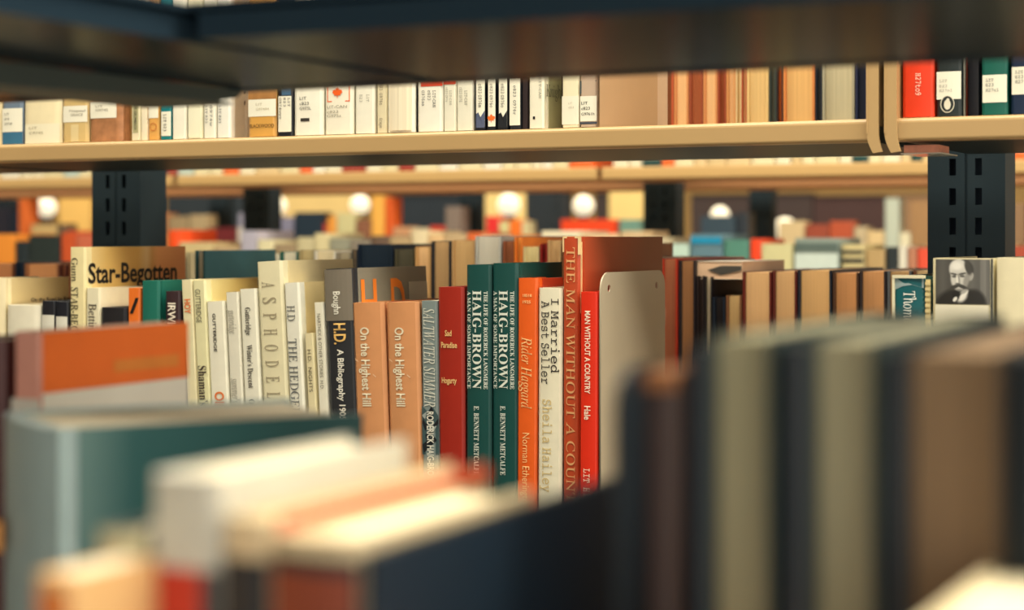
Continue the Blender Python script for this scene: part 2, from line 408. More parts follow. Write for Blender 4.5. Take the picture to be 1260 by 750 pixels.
pr = Print(); down(b, pr, 'Gutteridge', 'bold', .48, 379, 413, .32, 356, 304); down(b, pr, 'Winter’s Descent', 'bold', .48, 425, 478, .32, 356, 304); down(b, pr, 'Oliver', 'bold', .48, 492, 515, .32, 356, 304); finish(pr, 'title', (50, 44, 40), b)
b = front('tall cream leaning book titled Asphodel in wide thin letters', 315.5, 347, 323, (232, 224, 186), LN, end=434, hard=False, board=(226, 210, 164))
pr = Print()
for i, ch in enumerate('ASPHODEL'):
    y0 = 348+i*19.4; down(b, pr, ch, 'serif', .45, y0, y0+7.5, .52, 323, 331)
down(b, pr, 'HD', 'serif', .45, 530, 545, .5, 323, 331)
finish(pr, 'title', (158, 146, 118), b)
b = front('white leaning book titled The Hedgehog in grey capitals', 349, 367.5, 349, (236, 234, 216), LN, end=398, hard=False, board=(228, 206, 150))
pr = Print(); down(b, pr, 'H.D', 'serif', .42, 377, 396, .52, 349, 358); down(b, pr, 'THE HEDGEHOG', 'serif', .42, 418, 535, .56, 349, 358); finish(pr, 'title', (96, 100, 100), b)
b = front('thin short cream book titled Nights leaning in the pale group', 374.5, 385, 411, (232, 220, 176), LN, D=.05, hard=False)
pr = Print(); down(b, pr, 'H.D.  NIGHTS', 'p', .5, 431, 483, .42, 411, 380); finish(pr, 'title', (90, 80, 60), b)
b = front('thin white book titled Narthex and Other Stories, leaning', 386, 397.5, 373, (238, 234, 212), LN, D=.06, hard=False)
pr = Print(); down(b, pr, 'NARTHEX & OTHER STORIES  H.D.', 'p', .5, 387, 480, .36, 373, 391); finish(pr, 'title', (110, 104, 84), b)
b = front('charcoal leaning book titled A Bibliography, grey cover with orange letters', 399, 433, 332, (44, 46, 50), R(2.6), end=524, board=(140, 136, 122))
patch(b, 'grey_band', -.0, 1.0, 333, 396, 332, 416, mat((126, 118, 104), .4, 'grey_print', noise=.05))
pr = Print(); down(b, pr, 'Boughn', 'heavy', .46, 360, 388, .25, 332, 416); down(b, pr, 'A Bibliography 1905–1990', 'heavy', .52, 431, 545, .22, 332, 416); finish(pr, 'title', (236, 232, 216), b)
pr = Print(); down(b, pr, 'H.D.', 'heavy', .52, 399, 425, .42, 332, 416); finish(pr, 'initials', (236, 190, 110), b)
MB().box((b['T']+.0003, .0, 0), (b['T']+.0006, b['D'], b['H']-.048)).out('dark_lower_cover', mat((70, 80, 80), .4, 'dark_print', noise=.05), b['r'])
pr = Print(); d = b['D']; side(b, pr, 'H', 'heavy', d*.10, d*.30, b['H']-.050, .040, .001); side(b, pr, 'D', 'heavy', d*.49, d*.68, b['H']-.050, .040, .001); finish(pr, 'large_initials', (250, 136, 44), b)
MB().box((b['T']+.0008, d*.74, b['H']-.032), (b['T']+.0012, d*.995, b['H']-.0135)).out('cover_label', mat((190, 184, 166), .4, 'grey_label', noise=.05), b['r'])
for q, (a, c, tp, lab, ln, en) in enumerate(((432.5, 472.5, 373.5, 'peach book titled On the Highest Hill, left one of the two copies', R(2.3), None), (475, 515.5, 373, 'peach book titled On the Highest Hill, right one of the two copies', R(1.7), None))):
    b = front(lab, a, c, tp, (214, 150, 100), ln, D=.13, board=(150, 50, 30))
    pr = Print(); down(b, pr, 'On the Highest Hill', 'heavy', .42, 404, 501, .27, tp, (a+c)/2); finish(pr, 'title', (240, 228, 196), b)
    # creases in the jacket
    pr = Print(); z = b['H']-.046; t = b['T']
    n = len(pr.v); pr.v += [(x, spine_y(b, x), zz) for x, zz in ((.002, z), (t*.72, z-.0150), (t*.72, z-.0160), (.002, z-.0008))]; pr.f.append((0, 1, 2, 3)); finish(pr, 'jacket_crease', (238, 200, 160), b)
b = front('grey-blue book titled Saltwater Summer with a mountain picture', 517.5, 538, 371, (128, 142, 140), R(.8), hard=False, D=.12)
pr = Print(); down(b, pr, 'SALTWATER SUMMER', 'italic', .5, 380, 501, .66, 371, 528); finish(pr, 'title', (222, 222, 206), b)
def poly(pts, c, name, up=.0001):
    p = Print(); 
    s = F/ZC(b['ax'], b['Y']); t = b['T']; H_ = b['H']
    for pg in pts:
        n = len(p.v); p.v += [(u*t, spine_y(b, u*t)+.0003-up, H_-(py-b['top'])/s) for u, py in pg]; p.f.append(tuple(range(n, n+len(pg))))
    finish(p, name, c, b)
poly([[(0, 500), (.35, 507), (.7, 502), (1, 512), (1, 560), (0, 560)]], (66, 88, 90), 'sea_print')
poly([[(0, 520), (.6, 500), (.75, 508), (.2, 531)], [(.2, 536), (1, 515), (1, 521), (.3, 545)], [(0, 548), (.7, 536), (.9, 542), (.1, 558)]], (24, 30, 36), 'mountain_print', .00016)
poly([[(.0, 512), (.3, 507), (.2, 517)], [(.45, 528), (.9, 524), (.7, 532)]], (160, 170, 165), 'snow_print', .00022)
pr = Print(); down(b, pr, 'RODERICK HAIG-BROWN', 'heavy', .52, 507, 600, .40, 371, 528); finish(pr, 'author', (230, 228, 212), b)
b = front('plain red book with small gold lettering Sad Paradise', 538.6, 571, 354, (162, 40, 26), R(.4), D=.12)
pr = Print(); across(b, pr, 'Sad', 'heavy', .30, .56, 410.5, 7, 354, 555); across(b, pr, 'Paradise', 'heavy', .14, .76, 425, 7, 354, 555); across(b, pr, 'Hogarty', 'heavy', .16, .74, 468.5, 7, 354, 555); finish(pr, 'title', (236, 196, 130), b)
for q, (a, c, lab) in enumerate(((573.5, 604.8, 'dark green biography with white lettering, left one of the two copies'), (605.8, 637.5, 'dark green biography with white lettering, right copy with its green cover showing'))):
    b = front(lab, a, c, 326.5-q*2, (20, 74, 70), D=.13, end=(692 if q else None)); tp = 326.5-q*2; ax = (a+c)/2
    pr = Print(); down(b, pr, 'THE LIFE OF RODERICK LANGMERE', 'bold', .81, 359, 479, .15, tp, ax)
    down(b, pr, 'HAIG-BROWN', 'bold', .47, 358, 479, .35, tp, ax); down(b, pr, 'A MAN OF SOME IMPORTANCE', 'bold', .14, 359, 479, .15, tp, ax)
    down(b, pr, 'E. BENNETT METCALFE', 'bold', .45, 500, 585, .20, tp, ax); finish(pr, 'title', (226, 232, 218), b)
b = front('bright orange book with pale italic lettering beside the green biographies', 637, 661.5, 343, (236, 98, 30), R(-.3), end=693, board=(206, 66, 32))
pr = Print(); down(b, pr, 'Rider Haggard', 'italic', .50, 415, 503, .52, 343, 649); down(b, pr, 'Norman Etherington', 'p', .50, 533, 625, .36, 343, 649)
across(b, pr, '18518', 'heavy', .3, .75, 364, 3.5, 343, 649); across(b, pr, '1925', 'heavy', .3, .7, 372, 3.5, 343, 649); finish(pr, 'title', (248, 196, 130), b)
b = front('white book titled I Married A Best Seller in black slab lettering', 662.3, 692, 355, (238, 232, 204), R(-.2), D=.13)
pr = Print(); down(b, pr, 'I Married', 'mono', .76, 368, 459, .36, 355, 677); down(b, pr, 'A Best Seller', 'mono', .36, 371, 473, .40, 355, 677); finish(pr, 'title', (40, 34, 34), b)
pr = Print(); down(b, pr, 'Sheila Hailey', 'mono', .44, 492, 606, .44, 355, 677); finish(pr, 'author', (214, 190, 130), b)
b = front('tall worn brick-red book titled The Man Without a Country', 692.7, 713, 292, (190, 74, 38), end=815, board=ramp_mat([(0, (204, 84, 50)), (.05, (166, 74, 48)), (.14, (124, 72, 56))], rough=.3))  # board runs from brick red at the spine to darker brown behind
pr = Print(); down(b, pr, 'THE MAN WITHOUT A COUNTRY', 'serif', .50, 305, 648, .52, 292, 703); finish(pr, 'title', (226, 166, 110), b)
t = b['T']; H_ = b['H']; pm = mat((238, 206, 150), .7, 'worn_edge', noise=.2)
m = MB().box((.0006, -b['bulge']*.55, H_-.0012), (t-.0006, .004, H_+.0003)).box((-.0003, .000, H_-.012), (.0009, .0035, H_+.0002)).box((t-.0009, -.0006, H_-.014), (t+.0003, .0035, H_+.0002)).box((t-.0004, .0032, H_-.06), (t+.0006, .0046, H_-.004))
m.out('worn_corners', pm, b['r'])
b = front('short bright red book titled Man Without a Country in white capitals', 713.8, 736, 360, (228, 48, 22), R(-.2), D=.13, Y=YM-.004)
pr = Print(); down(b, pr, 'MAN WITHOUT A COUNTRY', 'heavy', .46, 383, 485, .30, 360, 725); down(b, pr, 'Hale', 'heavy', .46, 500, 517, .34, 360, 725); down(b, pr, 'LIT  H161m', 'mono', .46, 577, 630, .42, 360, 725); finish(pr, 'title', (250, 226, 200), b)
# metal bookend at the end of the row
def plate_mesh(w, h, r, holes, t):
    cu = bpy.data.curves.new('p', 'CURVE'); cu.dimensions = '2D'; cu.fill_mode = 'BOTH'; cu.extrude = t/2; cu.resolution_u = 2
    def sp(pts):
        s_ = cu.splines.new('POLY'); s_.points.add(len(pts)-1); s_.use_cyclic_u = True
        for q, (a, c) in zip(s_.points, pts): q.co = (a, c, 0, 1)
    P = [(0, 0), (w, 0)]
    for cx, cy, a0 in ((w-r, h-r, 0), (r, h-r, 90)):
        for i in range(9): a = R(a0+i*90/8); P.append((cx+r*math.cos(a), cy+r*math.sin(a)))
    sp(P)
    for cx, cy, rr in holes: sp([(cx+rr*math.cos(-R(a)), cy+rr*math.sin(-R(a))) for a in range(0, 360, 24)])
    o = bpy.data.objects.new('p', cu)
    me = bpy.data.meshes.new_from_object(o)
    bpy.data.objects.remove(o); bpy.data.curves.remove(cu); return me
def bookend(label, X, Y, Z, D, H, m, r=.014, holes=True, dirn=1):
    e = empty('bookend', (X, Y, EYE+Z+.0002)); tag(e, label, 'bookend')
    me = plate_mesh(D, H, r, [(D*.12, H-.0125, .0030), (D*.86, H-.0125, .0030)] if holes else [], .0012)
    me.transform(Matrix(((0, 0, 1, 0), (1, 0, 0, 0), (0, 1, 0, 0), (0, 0, 0, 1))))
    link('upright_plate', me, m, e)
    MB().box((-.11 if dirn > 0 else 0, .012, 0), (0 if dirn > 0 else .11, D-.012, .0003)).out('base_plate', m, e)
    return e
GM = mat((188, 174, 148), .36, 'grey_enamel', noise=.03, scale=30, spec=.5)
x = XA(738.5, YM-.004); bookend('grey steel bookend plate with two holes closing the sharp row', x, YM-.004, LOW, depth_for(738.5, 817.5, YM-.004), RZ(738, 335.5, YM)-LOW, GM)
# right end of the sharp row
b = front('teal book with white serif lettering inside a clear jacket', 1099, 1139, 341, (16, 92, 98), D=.13, bulge=.001)
pr = Print(); down(b, pr, 'Thomas', 'serif', .52, 359, 402, .36, 341, 1119); finish(pr, 'title', (236, 240, 228), b)
t = b['T']; H_ = b['H']
MB().box((-.0004, -.0016, .0), (.0014, .002, H_+.001)).box((0, -.0018, H_-.0012), (t, .002, H_+.001)).out('jacket_edge', mat((226, 218, 184), .3, 'clear_jacket_edge'), b['r'])
poly([[(.04, 342), (.96, 342), (.96, 355), (.6, 351), (.3, 353), (.04, 358)]], (150, 168, 168), 'pale_print_band')
m = MB()
for i in range(60): m.box((t+.0002, -.001, i*.0039), (t+.0034, .003, i*.0039+.0022))
m.box((t+.0002, .0005, 0), (t+.0032, .003, H_-.002)); m.out('ribbed_edge', mat((214, 196, 140), .6, 'ribbed_paper'), b['r'])
b = front('book with a grey portrait of a moustached man on its spine', 1147.5, 1223, 318.5, (226, 216, 176), D=.14, bulge=.001)
port = b
b = front('wide cream book with a plain spine at the right edge', 1226, 1302, 318, (238, 228, 190), D=.13, bulge=.002)
# portrait: a printed photograph, shaded as soft patches of ink on the paper
def portrait(b, px0, px1, py0, py1):
    s = F/ZC(b['ax'], b['Y']); T = b['T']; nx, ny = 76, 66
    def sm(d, e): return max(0, min(1, .5-d/e))
    def ell(x, y, cx, cy, rx, ry, e=.25, rot=0):
        dx, dy = x-cx, y-cy; c, q = math.cos(rot), math.sin(rot); dx, dy = dx*c+dy*q, -dx*q+dy*c
        return sm(math.hypot(dx/rx, dy/ry)-1, e)
    def half(x, y, ax, ay, bx, by, e=1.5):     # right of the line a->b
        L = math.hypot(bx-ax, by-ay); return sm(((bx-ax)*(y-ay)-(by-ay)*(x-ax))/L*-1, e)
    def shade(x, y):
        # coordinates: photo pixels relative to (1147,317), 76 x 60
        v = 92-16*math.cos((x-20)/14)*.4+(18 if 60 < x < 68 else 0)*sm(y-58, 20)-6*math.sin(x*.35)
        def mix(v, w, m): return v*(1-m)+w*m
        v = mix(v, 40, ell(x, y, 34, 62, 31, 23, .25)); v = mix(v, 36, ell(x, y, 52, 58, 16, 18, .3))         # jacket
        v = mix(v, 226, half(x, y, 30, 56, 42, 42, 1.5)*ell(x, y, 37, 47, 7, 9, .5, .5))                       # collar
        v = mix(v, 236, ell(x, y, 40, 46, 7.5, 2.4, .4, -.75)); v = mix(v, 30, ell(x, y, 30, 46, 5, 4, .4, -.5)); v = mix(v, 232, ell(x, y, 29, 52, 3.6, 2.2, .4, -.9))
        v = mix(v, 60, ell(x, y, 39, 17, 13.2, 14, .18, .15))                                                  # hair
        v = mix(v, 168, ell(x, y, 49, 24, 3, 5.2, .4, .3))                                                     # ear
        v = mix(v, 212, ell(x, y, 33.5, 15, 12, 12.5, .2)); v = mix(v, 206, ell(x, y, 34, 27, 10.5, 14.5, .22, -.08))
        v = mix(v, 236, ell(x, y, 31, 11, 7, 5, .8)); v = mix(v, 150, ell(x, y, 43.5, 28, 3.6, 10, .7, .25)); v = mix(v, 70, ell(x, y, 45.5, 13, 4, 9, .5, -.3))
        v = mix(v, 84, ell(x, y, 27.5, 21, 4.6, 1.2, .5, .18)); v = mix(v, 84, ell(x, y, 38, 20.6, 5, 1.3, .5, -.22))   # brows
        v = mix(v, 90, ell(x, y, 28, 24, 3.0, 1.5, .6)); v = mix(v, 92, ell(x, y, 38, 23.6, 3.2, 1.5, .6))
        v = mix(v, 150, ell(x, y, 33.6, 27, 1.5, 6, .8, -.15)); v = mix(v, 232, ell(x, y, 31.8, 28, 1.3, 5.5, .7, -.1)); v = mix(v, 110, ell(x, y, 32.5, 33, 3.2, 1.2, .6))
        v = mix(v, 62, ell(x, y, 28.5, 36.6, 6, 2.3, .4, -.28)); v = mix(v, 66, ell(x, y, 38, 36.4, 6.5, 2.3, .4, .35))    # moustache
        v = mix(v, 140, ell(x, y, 34, 40, 3.2, 1, .6)); v = mix(v, 168, ell(x, y, 40, 42.5, 5, 2.2, .7, -.5))
        return v
    vs = []; fs = []; cs = []
    H = b['H']; zt = lambda py: H-(py-b['top'])/s
    for j in range(ny+1):
        for i in range(nx+1):
            u = i/nx; w_ = j/ny; x = T*(.055+.90*u); vs.append((x, spine_y(b, x), zt(py0+(py1-py0)*w_)))
            cs.append(shade((.055+.90*u)*76, (py0-317)+(py1-py0)*w_))
    for j in range(ny):
        for i in range(nx):
            a = j*(nx+1)+i; fs.append((a, a+1, a+nx+2, a+nx+1))
    me = bpy.data.meshes.new('portrait_print'); me.from_pydata(vs, [], fs)
    ca = me.color_attributes.new('ink', 'FLOAT_COLOR', 'POINT')
    for k, v in enumerate(cs):
        l = s2l(max(0, v))*.95; ca.data[k].color = (l*1.0, l*.97, l*.86, 1)
    m = bpy.data.materials.new('printed_photograph'); m.use_nodes = True; nt = m.node_tree
    a = nt.nodes.new('ShaderNodeAttribute'); a.attribute_name = 'ink'; nt.links.new(a.outputs['Color'], nt.nodes['Principled BSDF'].inputs['Base Color'])
    nt.nodes['Principled BSDF'].inputs['Roughness'].default_value = .35
    link('portrait_print', me, m, b['r'])
portrait(port, 1150, 1220, 320, 375)
patch(port, 'lower_band', .045, .93, 376, 420, 318.5, 1185, mat((232, 226, 200), .5, 'white_print', noise=.03), lift=.0006)
patch(port, 'dark_edge', .965, 1.0, 319, 520, 318.5, 1185, mat((60, 64, 62), .5, 'dark_print'), lift=.0006)

# ------------------------------------------------------------------ upper row of the sharp range
TU = 0.30
WHT = (240, 236, 216)
def upper(label, p0, p1, cover, H=.20, D=.15, hard=True, lean=0, Y=YM+.006, end=None, **k):
    x0, x1 = XA(p0, Y), XA(p1, Y); k.setdefault('bulge', .035*(x1-x0))
    if end: D = depth_for(p1, end, Y)
    b = book(label, x0, Y, UPP, (x1-x0)*.985, H, D, cover, hard=hard, lean=lean, group='books on the upper shelf of the sharp range', **k)
    b['top'] = HY-(UPP+H)*F/ZC((p0+p1)/2, Y); b['ax'] = (p0+p1)/2; b['bot'] = HY-UPP*F/ZC((p0+p1)/2, Y)
    return b
def lab(b, py0, py1, u0=.04, u1=.96, c=(240, 236, 214), name='shelf_label'):
    return patch(b, name, u0, u1, py0, py1, b['top'], b['ax'], mat(c, .6, 'label_paper', noise=.02))
def ltext(b, rows, u0=.15, u1=.8, hp=4.2, c=(50, 48, 46), st='p', name='label_lettering'):
    pr = Print()
    for t, py in rows: across(b, pr, t, st, u0, u0+(u1-u0)*min(1, len(t)/7), py, hp, b['top'], b['ax'])
    finish(pr, name, c, b)
def vtext(b, rows, c=(50, 48, 46), st='mono', h=.26, name='label_lettering'):
    pr = Print()
    for t, u, a, z in rows: down(b, pr, t, st, u, a, z, h, b['top'], b['ax'])
    finish(pr, name, c, b)
b = upper('cream book cut by the left edge on the upper shelf', -24, 2, (226, 206, 160))
b = upper('blue-grey book with a white spine label, first whole one on the upper shelf', 3, 28, (112, 130, 148)); lab(b, 134, 163, -.0, 1); ltext(b, [('LIT', 141), ('819', 147), ('G9749', 153)], .12, .7, 3, (120, 116, 100))
patch(b, 'blue_band', 0, 1, 163.5, 178, b['top'], b['ax'], mat((60, 112, 142), .4, 'blue_print'))
b = upper('very wide cream book with a low white label on the upper shelf', 29.5, 76, (240, 226, 184)); lab(b, 153, 177, .04, .97, (240, 232, 200)); ltext(b, [('LIT', 158), ('C9745', 164)], .16, .7, 3, (160, 150, 120))
b = upper('tan book with a square white label beside the wide cream book', 77, 109, (214, 184, 122)); lab(b, 131, 151, .03, .97); ltext(b, [('Naipaul', 137)], .3, .9, 3, (140, 130, 110)); ltext(b, [('GRACE', 142)], .35, 1, 3, (140, 130, 110)); patch(b, 'pale_band', .35, .65, 154, 175, b['top'], b['ax'], mat((226, 204, 150), .5, 'pale_print'))
b = upper('brown marbled book with a rounded white label', 110.5, 151, ramp_mat([(0, (150, 96, 60)), (.02, (206, 150, 104)), (.05, (140, 84, 54))], 2), end=161); lab(b, 125, 146, .02, .84); ltext(b, [('LIT', 131), ('G9745', 136)], .2, .75, 3, (150, 140, 120))
b['r'].children[0].data.materials[0] = mat((176, 122, 82), .35, 'marbled_print', noise=.55, scale=90)
b = upper('thin white book with an olive label strip', 161.5, 172.5, (232, 222, 186)); patch(b, 'olive_strip', .2, .8, 120, 164, b['top'], b['ax'], mat((176, 172, 128), .5, 'olive_print')); vtext(b, [('DORIS GRUMBACH', .5, 124, 160)], h=.3, st='p')
b = upper('thin plain white book left of the orange-tan one', 173.5, 181.5, (240, 228, 196), hard=False)
b = upper('orange-tan book with a white top label and a round mark', 182.5, 195.5, (226, 168, 88)); lab(b, 124, 146)
pr = Print(); sb = F/ZC(189, YM)
s = F/ZC(b['ax'], b['Y']); zc = b['H']-(157-b['top'])/s; cx = b['T']/2
n = 20; pr.v = [(cx+rr*math.cos(a*2*math.pi/n), spine_y(b, cx+rr*math.cos(a*2*math.pi/n)), zc+rr*math.sin(a*2*math.pi/n)) for rr in (.0036, .0029) for a in range(n)]
pr.f = [(i, (i+1) % n, n+(i+1) % n, n+i) for i in range(n)]; finish(pr, 'round_mark', (190, 110, 50), b)
b = upper('teal book with a white label down its middle', 197, 210.5, (20, 122, 128)); lab(b, 138, 168, .12, 1.0); vtext(b, [('LIT 823', .5, 141, 162)], h=.3)
for i, (a, c, cc, txt) in enumerate(((211.5, 229, WHT, None), (230, 249, (232, 226, 194), None), (250, 265.5, WHT, 'LIT'), (266.5, 283, (238, 236, 222), 'LIT'))):
    b = upper('%s white book of four between the teal book and the striped book' % ('first', 'second', 'third', 'fourth')[i], a, c, cc, hard=(i % 2 == 0), end=(287 if i == 3 else None))
    if i == 1: lab(b, 134, 170, .1, .9, (240, 236, 205))
    if txt: vtext(b, [('LIT 823', .3, 130, 152), ('G974w', .68, 130, 156)][:1+(i < 3)], h=.2, c=(70, 76, 80))
b = upper('book with black and white diagonal stripes beside the golden-brown book', 288, 303, (232, 228, 210), H=.19, lean=0, hard=False, Y=YM+.05)
pr = Print(); t = b['T']
for i in range(5):
    n = len(pr.v); z = b['H']-.19+.020+i*.010; pr.v += [(0, -.0012, z), (t, -.0012, z+.012), (t, -.0012, z+.0155), (0, -.0012, z+.0035)]; pr.f.append((n, n+1, n+2, n+3))
finish(pr, 'diagonal_stripes', K, b)
b = upper('golden-brown book with a white label and dark capitals below it', 305.5, 340, (214, 160, 78)); lab(b, 123, 144, -.0, 1.0); ltext(b, [('LIT', 129), ('G97494', 135)], .3, .85, 3, (190, 180, 150))
patch(b, 'brown_print', .0, 1, 100, 122.5, b['top'], b['ax'], mat((170, 120, 66), .5, 'brown_print', noise=.4, scale=100))
ltext(b, [('BLACKWOOD', 155.5)], .06, .94, 4.6, (60, 36, 20), 'p', 'title')
b = upper('black book with a white label of vertical call numbers', 341.5, 360, (26, 30, 38)); lab(b, 119, 163, .06, .94); vtext(b, [('LIT', .80, 121, 132), ('823', .52, 121, 132), ('G974wwz', .22, 121, 147)], K, h=.17); patch(b, 'blue_patch', .3, .9, 100, 118, b['top'], b['ax'], mat((66, 100, 130), .5, 'blue_print'))
b = upper('white book with call number G975L and a small black bar', 361.5, 398, (242, 238, 218)); ltext(b, [('LIT', 121.5), ('c823', 128), ('G975L', 134)], .22, .78, 3.8)
patch(b, 'black_bar', .25, .56, 146, 150, b['top'], b['ax'], mat((60, 56, 50), .5, 'black_print'), lift=.0004)
b = upper('white book with an orange maple leaf in a frame', 399.5, 435, (240, 234, 212)); bl = b; ltext(b, [('LIT-CAN', 132), ('c823', 138), ('G975s', 143)], .1, .8, 3.5, (150, 144, 124))
s = F/ZC(b['ax'], b['Y']); T = b['T']
def leaf(b, cu, py, r, c=(236, 96, 30), frame=None):
    s = F/ZC(b['ax'], b['Y']); T = b['T']; zc = b['H']-(py-b['top'])/s
    L = [(0, 1), (.14, .72), (.33, .80), (.26, .42), (.50, .62), (.58, .48), (.86, .50), (.76, .28), (.95, .16), (.52, -.20), (.58, -.38), (.08, -.32), (.05, -.75), (-.05, -.75), (-.08, -.32), (-.58, -.38), (-.52, -.20), (-.95, .16), (-.76, .28), (-.86, .50), (-.58, .48), (-.50, .62), (-.26, .42), (-.33, .80), (-.14, .72)]
    p = Print(); p.v = [(cu*T+x*r, spine_y(b, cu*T+x*r), zc+z*r) for x, z in L]; p.v.append((cu*T, spine_y(b, cu*T), zc)); n = len(L)
    p.f = [(n, (i+1) % n, i) for i in range(n)]
    if frame:
        for x0, z0, x1, z1 in frame:
            k = len(p.v); p.v += [(x0*T, spine_y(b, x0*T), z0), (x1*T, spine_y(b, x1*T), z0), (x1*T, spine_y(b, x1*T), z1), (x0*T, spine_y(b, x0*T), z1)]; p.f.append((k, k+1, k+2, k+3))
    finish(p, 'maple_leaf', c, b)
zb = b['H']-(126-b['top'])/s; zt_ = b['H']-(106-b['top'])/s
leaf(b, .47, 115.5, .0055, frame=[(.1, zb, .9, zb+.0008), (.1, zt_, .9, zt_+.0008), (.1, zb, .13, zt_), (.87, zb, .9, zt_)])
b = upper('white book with LIT turned sideways, right of the maple leaf', 436.5, 461, (238, 234, 214), hard=False); vtext(b, [('LIT', .7, 117, 126), ('823', .35, 117, 126)], (150, 146, 130), h=.16)
b = upper('narrow cream book with sideways call number G976n', 463.5, 475.5, (226, 214, 176)); vtext(b, [('823  G976n', .5, 104, 130), ('Grape', .5, 146, 158)], (90, 80, 66), h=.34)
b = upper('white book with call number G974an and a black right edge', 476.5, 510.5, (242, 238, 220), board=(30, 34, 40), end=513); ltext(b, [('LIT', 128.5), ('c823', 135), ('G974an', 142)], .22, .8, 4)
b = upper('white book with LIT-CAN turned sideways and a red top', 513.5, 545, (240, 236, 218), hard=False); vtext(b, [('LIT-CAN', .70, 112, 133), ('c823', .50, 112, 124), ('G976aa', .26, 112, 131)], h=.13); patch(b, 'red_band', .15, 1, 100, 107, b['top'], b['ax'], mat((226, 70, 40), .5, 'red_print'))
for i, (a, c) in enumerate(((545.5, 561), (561.5, 582))):
    b = upper(('pale white book with a red top stripe right of the LIT-CAN book', 'pale book with faint sideways lettering left of the mountain books')[i], a, c, (232, 228, 206), hard=False)
    vtext(b, [('LIT-CAN', .62, 112, 130), ('c823 G976', .30, 108, 126)], (140, 138, 124), h=.20)
    if i == 0: patch(b, 'red_band', .0, 1, 100, 104.5, b['top'], b['ax'], mat((226, 70, 40), .5, 'red_print'))
for a, c, txt, bot, l_ in ((583.5, 597, 'c823 G976m', (84, 94, 120), 'narrow black-edged book with a slate mountain shape at its foot'),
                       (598.5, 610, 'c823 G976c', (238, 110, 36), 'narrow black-edged book with an orange maple leaf at its foot'),
                       (611.5, 624.5, 'c823 G976o', (24, 28, 34), 'narrow book with a black mountain shape at its foot')):
    b = upper(l_, a, c, (24, 28, 34)); lab(b, 96, 156.5, .2, .98); vtext(b, [(txt, .58, 104, 133)], K, h=.34)
    if bot[0] == 238: leaf(b, .55, 147, .0040, bot)
    else:
        s = F/ZC(b['ax'], b['Y']); z = lambda py: b['H']-(py-b['top'])/s; t = b['T']; p = Print()
        p.v = [(u*t, spine_y(b, u*t)-.00002, z(py)) for u, py in ((.2, 158), (.2, 141), (.4, 139), (.6, 145), (.98, 137), (.98, 158))]; p.f = [(0, 1, 2, 3, 4, 5)]; finish(p, 'mountain_print', bot, b)
b = upper('black book with a long white label right of the mountain books', 626.5, 641.5, (30, 34, 40)); lab(b, 97, 155, .04, .92); vtext(b, [('c823  G976r', .5, 106, 142)], K, h=.26)
b = upper('thin dark book between two white-labelled books', 642.5, 649, (44, 34, 36))
b = upper('white book with LIT-CAN sideways and a pale green cover', 650.5, 669, (236, 230, 206), end=691, board=(168, 166, 128)); vtext(b, [('LIT-CAN', .80, 96, 122)], (120, 120, 104), h=.17); patch(b, 'small_mark', .30, .45, 144, 147.5, b['top'], b['ax'], mat(K, .5, 'ink', noise=0), lift=.0004)
pr = Print(); side(b, pr, 'Knight', 'serif', b['D']*.10, b['D']*1.0, .0255, .0095, .001); finish(pr, 'title', (104, 104, 84), b)
b = upper('cream-white book with a faint spine label beside the green cover', 691.5, 712.5, (236, 226, 190)); lab(b, 119, 154, .0, 1, (238, 232, 208)); ltext(b, [('LIT', 128), ('c823', 133)], .4, .95, 2.5, (190, 182, 160))
b = upper('pink and dark book with a square label reading G9761h', 713.5, 735, (196, 172, 148), hard=False); lab(b, 119, 150, .02, .98); ltext(b, [('LIT', 127.5), ('c823', 134), ('G9761h', 141)], .1, .98, 3.6, K); poly([[(0, 100), (1, 100), (.0, 117)]], (70, 80, 80), 'dark_triangle')
patch(b, 'dark_foot', .0, 1, 151, 153.5, b['top'], b['ax'], mat((60, 70, 84), .5, 'blue_print'))
bookend('tan steel bookend plate closing the white books on the upper shelf', XA(737, YM+.004), YM+.004, UPP, depth_for(737, 808.5, YM), .155, mat((176, 146, 112), .45, 'tan_enamel', noise=.03), r=.01, holes=False)
# right of the joint
b = upper('bright red-orange book with H27to9 lettered sideways', 1110.5, 1150, (232, 62, 26), H=.14); vtext(b, [('H27to9', .52, 91, 118)], (250, 226, 200), st='mono', h=.19, name='call_number')
b = upper('black book with a worn label and an oval bird emblem', 1152.5, 1183, (30, 40, 40), end=1188, board=(190, 186, 170), H=.13); lab(b, 89, 123, -.0, 1.0); ltext(b, [('LIT', 100), ('823', 106.5), ('H27o1', 112)], .12, .85, 3.6, (150, 146, 130), 'mono')
s = F/ZC(b['ax'], b['Y']); t = b['T']; zc = b['H']-(129-b['top'])/s
def disc(b, cx, zc, rx, rz, c, name, lift=.00003, rr=None):
    p = Print(); n = 20; p.v = [(cx+rx*math.cos(a*2*math.pi/n), spine_y(b, cx+rx*math.cos(a*2*math.pi/n))-lift, zc+rz*math.sin(a*2*math.pi/n)) for a in range(n)]; p.f = [tuple(range(n))]; finish(p, name, c, b)
disc(b, t*.45, zc, .0050, .0062, (226, 220, 196), 'oval_emblem'); disc(b, t*.45, zc, .0044, .0056, (34, 40, 40), 'oval_field', .00006); disc(b, t*.45, zc-.0004, .0024, .0036, (226, 220, 196), 'bird_body', .00009); disc(b, t*.45+.0004, zc+.0030, .0011, .0011, (226, 220, 196), 'bird_head', .00012)
b = upper('dark book with no label between the emblem book and the green book', 1190, 1206, (34, 34, 42), H=.14, Y=YM+.03)
b = upper('dark green book with a typed label H27u1', 1208, 1240.5, (14, 92, 78), H=.14); lab(b, 93, 127, .03, .97); ltext(b, [('LIT', 99), ('823', 105), ('H27u1', 111.5)], .16, .85, 4.2, K, 'mono')
